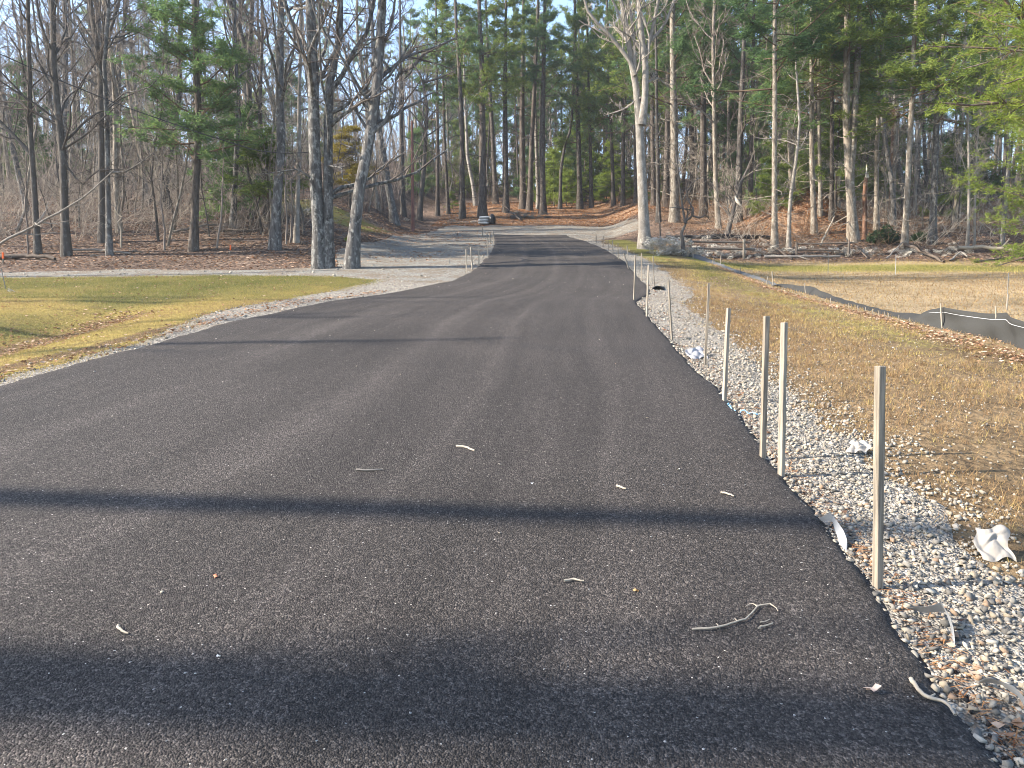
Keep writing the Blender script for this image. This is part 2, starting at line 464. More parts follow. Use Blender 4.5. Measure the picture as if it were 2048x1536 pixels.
gx = axis(-300, 0, [(-80, 14), (-30, 2.2), (-14, .5), (12, .2), (30, .5), (80, 2.2), (300, 14)])
gy = axis(-60, 0, [(-12, 4), (0, .5), (32, .2), (75, .5), (130, 2.5), (420, 14)])
X, Y = np.meshgrid(gx, gy)
Z = H(X, Y)
under_road = (X > xL(Y) + .3) & (X < xR(Y) - .3) & (Y < ROAD_END - .3)
Z = np.where(under_road, Z - .05, Z)
me = mesh_np('ground', np.stack([X, Y, Z], -1).reshape(-1, 3), grid_faces(len(gx), len(gy)), smooth=True)
fx = np.interp(Y, [0, 10, 13.5, 21, 30, 36], [6.75, 6.8, 7.0, 7.0, 8.0, 8.6])     # silt fence line
FENCE_X = lambda y: np.interp(y, [0, 10, 13.5, 21, 30, 36], [6.75, 6.8, 7.0, 7.0, 8.0, 8.6])
m_dry = sstep(-.4, .4, X - xR(Y)) * sstep(-.2, .2, FENCE_X(Y) - X) * (1 - sstep(38, 43, Y)) * (Y > -20)
m_field = sstep(-.2, .2, X - FENCE_X(Y)) * (1 - sstep(33.5, 35.5, Y + .04 * (X - 8)))
m_orange = np.clip(sstep(56, 59, Y) * (1 - sstep(85, 100, Y)) * sstep(-6, -1, X) * (1 - sstep(15, 22, X))
                   + np.exp(-((X - 17) / 3.2) ** 2 - ((Y - 45.5) / 3.0) ** 2) * 1.2 + .7 * sstep(42, 46, Y) * (1 - sstep(62, 70, Y)) * sstep(8, 11, X), 0, 1)
m_green = np.clip(.45 * np.exp(-((X - FENCE_X(Y) + .8) / .6) ** 2) * sstep(7, 12, Y) * (1 - sstep(33, 40, Y))
                  + .85 * np.exp(-((Y - 31.5 + .03 * (X - 8)) / 1.7) ** 2) * (X > 7.5) + .9 * np.exp(-((X + 10.2) / 3.4) ** 4 - ((Y - 43.6) / 3.2) ** 4)
                  + .8 * np.exp(-((X - xR(Y) - 1.7) / .9) ** 2) * sstep(24, 30, Y) * (1 - sstep(42, 46, Y))
                  + .0 * ((fbm(X * .5, Y * .5, 55) > .64) & (X > 3) & (X < 7)), 0, 1)
for nm, a in (('m_dry', m_dry), ('m_field', m_field), ('m_orange', m_orange), ('m_green', m_green)):
    add_attr(me, nm, a.ravel())
ground = tag(ob('ground', me, GROUND), kind='structure')

def sheet(name, x0, x1, y0, y1, st, dfn, mat, up=.02, attrs=None):
    ax = np.arange(x0, x1 + st, st); ay = np.arange(y0, y1 + st, st)
    X, Y = np.meshgrid(ax, ay); d = dfn(X, Y)
    z = H(X, Y) + np.clip(d * .14, -.09, up)
    keep = d > -.45
    f = grid_faces(len(ax), len(ay))
    kf = keep.ravel()[f].any(1)
    f = f[kf]
    used = np.unique(f); remap = np.full(X.size, -1, np.int64); remap[used] = np.arange(len(used))
    me = mesh_np(name, np.stack([X, Y, z], -1).reshape(-1, 3)[used], remap[f], smooth=True)
    for nm, fn in (attrs or {}).items(): add_attr(me, nm, fn(X, Y).ravel()[used])
    return tag(ob(name, me, mat), kind='structure')
lawn_green = lambda x, y: np.clip(.12 + .5 * np.exp(-((x + 8.6) / 1.3) ** 2) * sstep(5, 8, y) + .45 * sstep(15.5, 18.5, y) + .2 * sstep(18.5, 21, y) - .3 * np.exp(-((y - 15.3) / 1.2) ** 2), 0, 1)
lawn_bare = lambda x, y: np.clip(.75 * np.exp(-((x + 7.55) / .7) ** 2) * sstep(6, 8, y) * (1 - sstep(15, 17, y)) + .8 * np.exp(-((x - xL(y) + .75) / .3) ** 2) * (1 - sstep(15, 18, y)), 0, 1)
lawn = sheet('lawn', -34, -2, -2, 25, .14, lawn_d, LAWN, .02, {'m_green': lawn_green, 'm_bare': lawn_bare})
gravel_drive = sheet('gravel_drive', -40, 10, 20, 59, .2, gravel_d, GRAVEL_DRIVE, .025)
gravel_shoulder = sheet('gravel_shoulder', .8, 6.5, -1, 46, .08, shoulder_d, GRAVEL, .02)
gravel_shoulder_l = sheet('gravel_verge', -9, -1, -1, 24, .1, leftshoulder_d, GRAVEL, .012)

# asphalt drive
ry = np.arange(-13, ROAD_END, .09)
us = np.concatenate([[-.012, -.002], np.linspace(.006, .994, 46), [1.002, 1.012]])
l = xL(ry) + (fbm(ry * 1.7, ry * 0, 5) - .5) * .14 + (fbm(ry * 7, ry * 0, 6) - .5) * .05
r = xR(ry) + (fbm(ry * 1.7, ry * 0 + 9, 5) - .5) * .06 + (fbm(ry * 7, ry * 0 + 3, 8) - .5) * .05
W = (r - l)[:, None]
RX = l[:, None] + us[None] * W
off = np.full_like(RX, .05); off[:, 0] = -.06; off[:, -1] = -.06; off[:, 1] = .02; off[:, -2] = .02
RX[:, 0] = l - .05; RX[:, 1] = l - .025; RX[:, -2] = r + .025; RX[:, -1] = r + .05
RY = np.repeat(ry[:, None], len(us), 1)
RZ = H(RX, RY) + off + (fbm(RX * .6, RY * .25, 77) - .5) * .012
RZ[-1] -= .08
me = mesh_np('road', np.stack([RX, RY, RZ], -1).reshape(-1, 3), grid_faces(len(us), len(ry)), smooth=True)
add_attr(me, 'u', np.broadcast_to(us, RX.shape).ravel())
road = tag(ob('road', me, ASPHALT), kind='structure')
def roadz(x, y): return float(H(x, y)) + .05
# ------------------------------------------------------------------ tree growing
def norm(v): return v / (np.linalg.norm(v, axis=-1, keepdims=True) + 1e-9)

def sprout(Pp, Rp, rng, n, t0, t1, lfac, ang, K=4, up=.08, wob=.16, rfac=.5, flat=1.0, shrink=.55, rmin=.004, keep=None):
    N, K0, _ = Pp.shape
    idx = np.repeat(np.arange(N), n); M = len(idx)
    t = t0 + (t1 - t0) * rng.random(M)
    f = np.minimum(t * (K0 - 1), K0 - 1.001); i = f.astype(int); w = (f - i)[:, None]
    a = Pp[idx, i]; b = Pp[idx, i + 1]
    pos = a * (1 - w) + b * w
    rad = Rp[idx, i] * (1 - w[:, 0]) + Rp[idx, i + 1] * w[:, 0]
    tan = norm(b - a)
    Lp = np.linalg.norm(np.diff(Pp, axis=1), axis=2).sum(1)[idx]
    rv = rng.normal(size=(M, 3)); perp = norm(np.cross(rv, tan)); perp[:, 2] *= flat; perp = norm(perp)
    an = (ang * (.65 + .7 * rng.random(M)))[:, None]
    d = norm(np.cos(an) * tan + np.sin(an) * perp)
    ln = lfac * Lp * (1 - shrink * t) * (.55 + .75 * rng.random(M))
    Q = np.empty((M, K, 3)); Q[:, 0] = pos
    for k in range(1, K):
        d = norm(d + wob * rng.normal(size=(M, 3)) + np.array([0, 0, up]))
        Q[:, k] = Q[:, k - 1] + d * (ln / (K - 1))[:, None]
    r0 = np.maximum(rad * rfac * (.7 + .5 * rng.random(M)), rmin)
    R = r0[:, None] * np.linspace(1, .35, K)[None]
    R = np.maximum(R, rmin * .7)
    if keep is not None:
        m = keep(Q); Q = Q[m]; R = R[m]
    return Q, R

def in_sight(Q):
    """fine twigs far above anything in view are left off"""
    return Q[:, 0, 2] < CAMZ + .50 * np.abs(Q[:, 0, 1]) + 1.5

def trunk_radii(Pt, r0, top=.22, flare=.5, hf=.4):
    d = np.r_[0, np.cumsum(np.linalg.norm(np.diff(Pt, axis=0), axis=1))]
    s = d / d[-1]
    return r0 * ((1 - s) ** .8 * (1 - top) + top) * (1 + flare * np.exp(-d / hf))

def trunk_curve(base, top, rng, K=12, wob=.15):
    s = np.linspace(0, 1, K)[:, None]
    p = np.asarray(base) * (1 - s) + np.asarray(top) * s
    ph = rng.random(4) * 6.28
    p[:, 0] += wob * (np.sin(s[:, 0] * 5 + ph[0]) - np.sin(ph[0])) * .7 + wob * .3 * (np.sin(s[:, 0] * 13 + ph[1]) - np.sin(ph[1]))
    p[:, 1] += wob * (np.sin(s[:, 0] * 4 + ph[2]) - np.sin(ph[2])) * .7
    return p

def needle_arrays(pos, rng, m=7, ln=.2, wd=.034, up=.25):
    N = len(pos)
    d = rng.normal(size=(N, m, 3)); d[..., 2] = d[..., 2] * .6 + up; d = norm(d)
    side = norm(np.cross(d, rng.normal(size=(N, m, 3))))
    L = ln * (.6 + .7 * rng.random((N, m, 1)))
    c = pos[:, None, :] + rng.normal(size=(N, m, 3)) * ln * .22
    v = np.stack([c - side * wd * .5, c + side * wd * .5, c + d * L], 2).reshape(-1, 3)
    tint = np.repeat(np.clip(rng.normal(.5, .22, N), 0, 1), m * 3)
    return v, np.arange(N * m * 3).reshape(-1, 3), tint

def bare_parts(Pt, Rt, rng, cf=.35, n1=18, spread=.3, ang=.9, dens=1.0, stubs=0, forks=(), up=.10, l2=6, l3=5, l4=4, cull=True):
    T = Tubes(); T.add(Pt, Rt, 10)
    tr = [(Pt[None], Rt[None])]
    for Pf, Rf in forks:
        T.add(Pf, Rf, 8); tr.append((Pf[None], Rf[None]))
    C = Tubes(); k = in_sight if cull else None
    for j, (Pp, Rp) in enumerate(tr):
        n = max(3, int(n1 * (1 if j == 0 else .6)))
        c0 = cf if j == 0 else .12
        q1, r1 = sprout(Pp, Rp, rng, n, c0, .98, spread * (1 if j == 0 else 1.2), ang, 7, up, .17, .45, rmin=.012)
        T.add(q1, r1, 5)
        q2, r2 = sprout(q1, r1, rng, max(2, int(l2 * dens)), .2, 1, .5, .75, 5, up * .6, .2, .55, rmin=.007)
        C.add(q2, r2, 4)
        q3, r3 = sprout(q2, r2, rng, max(2, int(l3 * dens)), .15, 1, .5, .75, 3, up * .5, .2, .6, rmin=.0055, keep=k)
        C.add(q3, r3, 3)
        q4, r4 = sprout(q3, r3, rng, max(1, int(l4 * dens)), .2, 1, .6, .7, 2, .05, .2, .7, rmin=.0045, keep=k)
        C.add(q4, r4, 3)
    if stubs:
        q, r = sprout(Pt[None], Rt[None], rng, stubs, .06, cf, .09, 1.2, 4, 0.0, .2, .16, rmin=.007)
        C.add(q, r, 3)
        q, r = sprout(q, r, rng, 3, .3, 1, .5, .8, 3, 0, .2, .6, rmin=.005); C.add(q, r, 3)
    return T, C

def pine_parts(Pt, Rt, rng, cf=.45, n1=44, spread=.2, dens=1.0, stubs=16, tuft=1.0, m=7, ln=.21, wd=.036, l2=9):
    T = Tubes(); T.add(Pt, Rt, 9)
    C = Tubes()
    q1, r1 = sprout(Pt[None], Rt[None], rng, n1, cf, .99, spread, 1.45, 6, .035, .09, .3, shrink=.72, rmin=.012)
    T.add(q1, r1, 4)
    q2, r2 = sprout(q1, r1, rng, max(3, int(l2 * dens)), .2, 1, .42, .8, 3, .06, .12, .5, flat=.3, rmin=.007)
    if stubs:
        q, r = sprout(Pt[None], Rt[None], rng, stubs, .08, cf + .1, .085, 1.45, 4, -.03, .15, .14, rmin=.007)
        C.add(q, r, 3)
        q, r = sprout(q, r, rng, 3, .3, 1, .5, .8, 3, 0, .2, .6, rmin=.005); C.add(q, r, 3)
    C.add(q2, r2, 3)
    # needle tufts along the outer shoots
    M = len(q2); nt_ = max(3, int(6 * dens))
    t = .25 + .8 * rng.random((M, nt_)); f = np.clip(t * 2, 0, 1.999); i = f.astype(int); w = (f - i)[..., None]
    ii = np.arange(M)[:, None]
    pos = (q2[ii, i] * (1 - w) + q2[ii, i + 1] * w).reshape(-1, 3)
    pos = np.concatenate([pos, q1[:, -1], q1[:, -2]])
    pos = pos + rng.normal(size=pos.shape) * np.array([.09, .09, .05])
    return T, C, needle_arrays(pos, rng, m, ln * tuft, wd * tuft)

def crown_mesh(name, C, needles, origin):
    """needles plus the shoots that carry them"""
    v, t, tint = needles
    cv, cq = C.arrays() if C.b else (np.zeros((0, 3)), np.zeros((0, 4), int))
    me = mesh_np(name, np.concatenate([cv, v]) - np.asarray(origin), cq, t + len(cv))
    add_attr(me, 'tint', np.concatenate([np.zeros(len(cv)), tint]))
    mi = np.concatenate([np.zeros(len(cq), np.int32), np.ones(len(t), np.int32)])
    me.polygons.foreach_set('material_index', mi)
    return me

def make_tree(name, base, T, C, barkm, twigm, needles=None, needlem=None, label=None, cat='tree', group=None):
    root = empty(name, tuple(base), label, cat, group)
    ob('trunk', T.mesh('trunk', base), barkm, root)
    if needles is not None:
        me = crown_mesh('crown', C, needles, base)
        me.materials.append(twigm); me.materials.append(needlem)
        ob('crown', me, None, root)
    elif C is not None and C.b:
        ob('crown', C.mesh('crown', base), twigm, root)
    return root

def hero_path(px, Ht, rng, Yb=None, wob=.12, K=14):
    """trunk line through photo pixels (base first) at the depth where its base meets the ground"""
    if Yb is None:
        x, y, z = G(*px[0])
    else:
        y = Yb; x, _, _ = P(px[0][0], px[0][1], Yb)
    z = float(H(x, y))
    pts = [np.array([x, y, z])]
    for (u, v) in px[1:]:
        q = P(u, v, y)
        if q[2] > pts[-1][2] + .05: pts.append(q)
    top = z + Ht
    if pts[-1][2] < top:
        a = pts[-1]; b = pts[-2] if len(pts) > 1 else a - [0, 0, 1]
        d = (a - b) / max(1e-3, (a - b)[2])
        hh = top - a[2]
        pts.append(a + d * np.array([.55, 1, 1]) * hh * .5)
        pts.append(a + d * np.array([.7, 1, 1]) * hh)
    Pt = resample(pts, K)
    Pt[1:, 1] += wob * 2.5 * np.sin(np.linspace(0, 4, K) + rng.random() * 6)[1:] * np.linspace(.1, 1, K - 1)
    Pt[0, 2] -= .15
    return Pt

def px_r(w, y): return .5 * w * y / FPX

def pine_crown(rng, n1=62, spread=.2, dens=1.0, m=7, ln=.23, wd=.04, cf=.0, top=12.0, r0=.12):
    """live crown of a pine 12 m tall, axis on z, foot of the crown at the origin"""
    Pt = np.c_[np.zeros((10, 2)), np.linspace(0, top, 10)]; Rt = np.linspace(r0, .02, 10)
    C = Tubes()
    q1, r1 = sprout(Pt[None], Rt[None], rng, n1, .0, .985, spread, 1.42, 6, .03, .09, .3, shrink=.70, rmin=.012)
    C.add(q1, r1, 4)
    q2, r2 = sprout(q1, r1, rng, max(3, int(9 * dens)), .22, 1, .42, .8, 3, .06, .12, .5, flat=.28, rmin=.007)
    C.add(q2, r2, 3)
    M = len(q2); n_ = max(3, int(7 * dens)); t = .2 + .85 * rng.random((M, n_)); f = np.clip(t * 2, 0, 1.999); i = f.astype(int); w = (f - i)[..., None]; ii = np.arange(M)[:, None]
    pos = (q2[ii, i] * (1 - w) + q2[ii, i + 1] * w).reshape(-1, 3)
    pos = np.concatenate([pos, q1[:, -1], q1[:, -2]]); pos = pos + rng.normal(size=pos.shape) * np.array([.10, .10, .05])
    return C, needle_arrays(pos, rng, m, ln, wd)
PCROWN = []
for _i in range(8):
    _r = np.random.default_rng(1000 + _i)
    _C, _n = pine_crown(_r, 36 + 4 * (_i % 4), .27 + .03 * (_i % 3), 1.0)
    _me = crown_mesh('crown', _C, _n, (0, 0, 0)); _me.materials.append(TWIG_BROWN); _me.materials.append(NEEDLE if _i % 2 else NEEDLE_BLUE); PCROWN.append(_me)

_C, _n = pine_crown(np.random.default_rng(77), 84, .24, 1.05, ln=.2, wd=.034)
FULL = crown_mesh('crown', _C, _n, (0, 0, 0)); FULL.materials.append(TWIG_BROWN); FULL.materials.append(NEEDLE_BLUE)
HEROES = []      # (short name, photo x at eye level, base)
def hero(kind, name, px, w, Ht, label, bark, twig=None, needle=None, seed=1, Yb=None, short=None, forks=(), cat='tree', wob=.12, **kw):
    rng = np.random.default_rng(seed * 101 + 13)
    Pt = hero_path(px, Ht, rng, Yb, wob)
    y = Pt[0, 1]; base = Pt[0] + [0, 0, .15]
    Rt = trunk_radii(Pt, px_r(w, y))
    fk = []
    for fpx, fw, fh in forks:
        q = [P(u, v, y) for u, v in fpx]
        if fh > 0:
            d = (q[-1] - q[-2]) / max(.3, abs((q[-1] - q[-2])[2])); d[2] = abs(d[2])
            q.append(q[-1] + d * np.array([.7, 1, 1]) * fh)
        q = resample(q, 10)
        q[:, 1] += np.linspace(0, 1, 10) ** 1.2 * rng.normal() * 1.2
        fk.append((q, trunk_radii(q, px_r(fw, y), .2, .25, .4)))
    if kind == 'bare':
        T, C = bare_parts(Pt, Rt, rng, forks=fk, **kw)
        o = make_tree(name, base, T, C, bark, twig or TWIG, label=label, cat=cat)
    else:
        cf = kw.get('cf', .45)
        T = Tubes().add(Pt, Rt, 9)
        q_, r_ = sprout(Pt[None], Rt[None], rng, kw.get('stubs', 16), .06, cf + .15, .115, 1.4, 4, -.03, .17, .14, rmin=.009); T.add(q_, r_, 3)
        q_, r_ = sprout(q_, r_, rng, 4, .3, 1, .5, .8, 3, 0, .2, .6, rmin=.0055); T.add(q_, r_, 3)
        o = make_tree(name, base, T, None, bark, twig, label=label, cat=cat)
        k_ = int(cf * (len(Pt) - 1)); a_, b_ = Pt[k_], Pt[-1]
        cr = ob('crown', FULL if kw.get('dense') else PCROWN[seed % 8], None, o, tuple(a_ - base))
        cr.rotation_mode = 'QUATERNION'
        cr.rotation_quaternion = Vector(b_ - a_).to_track_quat('Z', 'Y') @ Matrix.Rotation(rng.random() * 6.28, 3, 'Z').to_quaternion()
        L_ = np.linalg.norm(b_ - a_) / 12.0; wd_ = kw.get('wide', 1.0) * rng.uniform(.95, 1.25)
        cr.scale = (wd_, wd_, L_)
    if short: HEROES.append((short, px[min(1, len(px) - 1)][0], base))
    return o

# --- left side, bare trees along the wood edge
hero('bare', 'maple_tree', [(76, 508), (68, 333), (63, 300), (60, 160), (53, 17)], 12, 15, 'grey tree with a limb forking up leftward, at far left wood edge', BARK_GREY, seed=1,
     forks=[([(65, 312), (34, 278), (2, 247), (-40, 200)], 8, 2)], short='forked maple', cf=.3, n1=20, spread=.26)
hero('bare', 'oak_tree', [(133, 512), (125, 300), (115, 233), (103, 133), (100, 17)], 16, 15, 'dark trunk with long low side limbs, second from the left edge', BARK_GREY, seed=2,
     forks=[([(126, 298), (180, 268), (226, 228), (262, 205)], 5, 0), ([(124, 320), (165, 372), (196, 342), (290, 338)], 4, 0)], short='dark oak', cf=.25, n1=22, spread=.3)
hero('bare', 'ash_tree', [(205, 485), (202, 330), (200, 233), (197, 133), (180, 33)], 14, 17, 'slim dark trunk, farther one of a close pair by the left leaf slope', BARK_GREY, seed=3,
     forks=[([(198, 140), (215, 70), (232, 0)], 7, 4)], short='paired ash', cf=.3, n1=20, spread=.27)
hero('bare', 'ash_tree', [(219, 511), (215, 360), (212, 233), (204, 133), (212, 20)], 11, 15, 'thinner nearer trunk of the close pair by the left leaf slope', BARK_OAK, seed=4, cf=.3, n1=18, spread=.28,
     forks=[([(214, 345), (262, 347), (300, 335), (345, 318)], 4, 0)])
hero('pine', 'pine_tree', [(386, 502), (392, 333), (397, 233), (392, 133), (393, 20)], 16, 14.5, 'green pine with open layered crown standing among bare trees on the left', BARK_PINE, needle=NEEDLE_BLUE, seed=5, short='green pine',
     cf=.26, wide=1.0, dense=True)
hero('bare', 'maple_tree', [(465, 458), (470, 360), (474, 250), (470, 100)], 12, 16, 'mossy-footed bare tree just behind the green pine', BARK_OAK, seed=6, cf=.3, n1=16, spread=.25)
hero('bare', 'oak_tree', [(505, 430), (500, 300), (497, 150), (492, 85), (455, 0)], 13, 19, 'tall forking bare tree rising between green pine and mossy oak', BARK_GREY, seed=7,
     forks=[([(496, 130), (506, 60), (512, 0)], 10, 5)], cf=.4, n1=16, spread=.24)
hero('bare', 'oak_tree', [(549, 499), (554, 400), (562, 300), (558, 130), (560, 0)], 20, 17, 'stout bare tree with pale base standing left of the double trunk', BARK_OAK, seed=8, short='stout oak', cf=.3, n1=20, spread=.26)
hero('bare', 'birch_tree', [(592, 485), (597, 333), (600, 200), (604, 60)], 10, 15, 'thin pale-edged tree just left of the double-trunked oak', BARK_BEECH, seed=9, cf=.35, n1=14, spread=.22)
# double oak: two stems from one foot
hero('bare', 'oak_tree', [(641, 538), (636, 430), (629, 333), (627, 167), (622, 0)], 27, 17, 'big lichened oak with two stems from one foot, beside gravel drive', BARK_OAK, seed=10, short='double oak',
     forks=[([(657, 540), (656, 420), (654, 300), (655, 200), (649, 177), (668, 140), (675, 110), (676, 0)], 22, 5), ([(655, 190), (680, 160), (700, 110), (728, 78), (742, 20)], 10, 4),
            ([(628, 180), (610, 110), (590, 60), (572, 0)], 10, 4), ([(655, 330), (690, 342), (700, 372)], 4, 0), ([(640, 370), (600, 340), (560, 348), (530, 355)], 4, 0)], cf=.28, n1=26, spread=.28, l4=3)
hero('bare', 'oak_tree', [(702, 538), (708, 470), (714, 400), (726, 333), (742, 262), (752, 183), (757, 127), (765, 0)], 25, 16, 'leaning lichened oak with a crook, right of the double-stemmed oak', BARK_OAK, seed=11, short='leaning oak',
     forks=[([(754, 150), (742, 128), (752, 112), (768, 116), (778, 140)], 8, 0), ([(741, 268), (772, 240), (788, 190), (790, 140), (812, 132)], 9, 0), ([(730, 320), (700, 290), (668, 275)], 5, 0),
            ([(746, 230), (720, 200), (700, 150)], 5, 2)], cf=.25, n1=26, spread=.26, l4=3)
hero('bare', 'maple_tree', [(791, 449), (776, 367), (769, 317), (758, 260), (752, 190)], 15, 17, 'grey trunk leaning left towards the leaning oak, behind leaf bank', BARK_OAK, seed=12, short='left-leaning maple', cf=.4, n1=16, spread=.24)
hero('bare', 'maple_tree', [(807, 432), (804, 330), (802, 200), (800, 60)], 10, 17, 'straight grey trunk close beside the red-brown pole', BARK_GREY, seed=13, cf=.45, n1=14, spread=.22)
hero('bare', 'apple_tree', [(838, 440), (848, 333), (855, 217), (846, 160), (828, 130)], 11, 11.2, 'crooked trunk bending over at the top, just right of red-brown pole', BARK_GREY, seed=14, short='crooked trunk',
     forks=[([(828, 131), (808, 132), (790, 120)], 8, 0), ([(828, 131), (850, 110), (880, 100), (905, 92)], 6, 0), ([(846, 165), (880, 158), (915, 145)], 5, 0)], cf=.3, n1=18, spread=.28)
for i, (px, w, lab) in enumerate([
    ([(875, 432), (875, 233), (873, 100), (872, 0)], 8, 'slim straight pine left of the white sacks, first of the row'),
    ([(897, 428), (888, 267), (886, 130), (884, 0)], 7, 'thin dark pine leaning slightly left behind the gravel turnaround'),
    ([(925, 437), (924, 233), (917, 117), (912, 40)], 11, 'straight grey pine rising from the small stones left of white sacks'),
    ([(965, 434), (965, 233), (964, 130), (959, 30)], 16, 'thickest pine of the row, directly behind the white sacks'),
    ([(992, 408), (985, 267), (977, 133), (972, 20)], 10, 'dark pine beside the small bank of orange leaves'),
    ([(1012, 424), (1011, 300), (1010, 167), (1012, 20)], 12, 'pine at the left end of the dark stone heap'),
    ([(1046, 418), (1044, 233), (1046, 100), (1047, 0)], 13, 'dark pine rising directly behind the stone heap'),
    ([(1059, 421), (1063, 300), (1072, 117), (1076, 10)], 11, 'dark pine leaning right, second behind the stone heap'),
    ([(1086, 428), (1084, 300), (1088, 117), (1090, 0)], 13, 'grey pine at right end of the stone heap, by bright young pines'),
    ([(1160, 418), (1157, 267), (1152, 150), (1150, 20)], 11, 'dark pine at the left side of the leaf-covered path'),
    ([(1183, 416), (1180, 267), (1177, 150), (1175, 10)], 8, 'slender dark pine second along the leaf-covered path'),
    ([(1227, 411), (1224, 300), (1220, 200), (1214, 60)], 8, 'thin trunk at the left of the dark clump beside leafy path'),
    ([(1246, 412), (1247, 300), (1249, 180), (1250, 40)], 8, 'dark thin trunk third of the clump beside leafy path'),
    ([(1273, 406), (1271, 300), (1270, 180), (1268, 50)], 9, 'dark pine just left of the pale beech, up the leaf slope'),
]):
    hero('pine', 'pine_tree', px, w, 20 + (i * 37 % 5), lab, BARK_PINE, seed=30 + i, cf=(.42 if i < 9 else .27) + .05 * (i % 3), stubs=26, wide=.85,
         short={3: 'thick pine', 6: 'heap pine', 9: 'path pine'}.get(i))
hero('bare', 'birch_tree', [(952, 411), (944, 360), (935, 317), (930, 200)], 8, 16, 'pale trunk leaning left between two pines behind the white sacks', BARK_BEECH, seed=50, cf=.4, n1=10, spread=.2)
hero('bare', 'birch_tree', [(1077, 417), (1073, 300), (1070, 200)], 8, 17, 'pale trunk squeezed between two dark pines behind stone heap', BARK_BEECH, seed=51, cf=.5, n1=10, spread=.2)
hero('bare', 'maple_tree', [(1120, 418), (1122, 333), (1130, 290), (1143, 255), (1146, 150)], 7, 15, 'thin crooked trunk among the bright young pines', BARK_GREY, seed=52, cf=.4, n1=10, spread=.2)
# pale beech
hero('bare', 'beech_tree', [(1290, 498), (1286, 400), (1282, 300), (1279, 230), (1275, 187), (1271, 150), (1266, 133)], 23, 11.6, 'tall pale smooth-barked tree forking in two, beside the right verge', BARK_BEECH, TWIG_PALE, seed=60, short='pale beech',
     forks=[([(1284, 250), (1289, 200), (1294, 160), (1288, 117), (1281, 67), (1275, 0)], 14, 6), ([(1271, 150), (1258, 120), (1237, 93), (1211, 63), (1185, 40), (1172, 20), (1165, -10)], 9, 2),
            ([(1288, 120), (1302, 70), (1312, 20), (1316, -20)], 8, 4), ([(1302, 80), (1330, 50), (1350, 0)], 6, 3), ([(1269, 140), (1270, 80), (1262, 20)], 7, 4), ([(1285, 105), (1250, 55), (1230, 10), (1215, -20)], 6, 2),
            ([(1294, 165), (1320, 150), (1350, 165)], 4, 0), ([(1282, 195), (1250, 212), (1215, 215)], 3.5, 0)], cf=.55, n1=13, spread=.3, l4=3, l3=4)
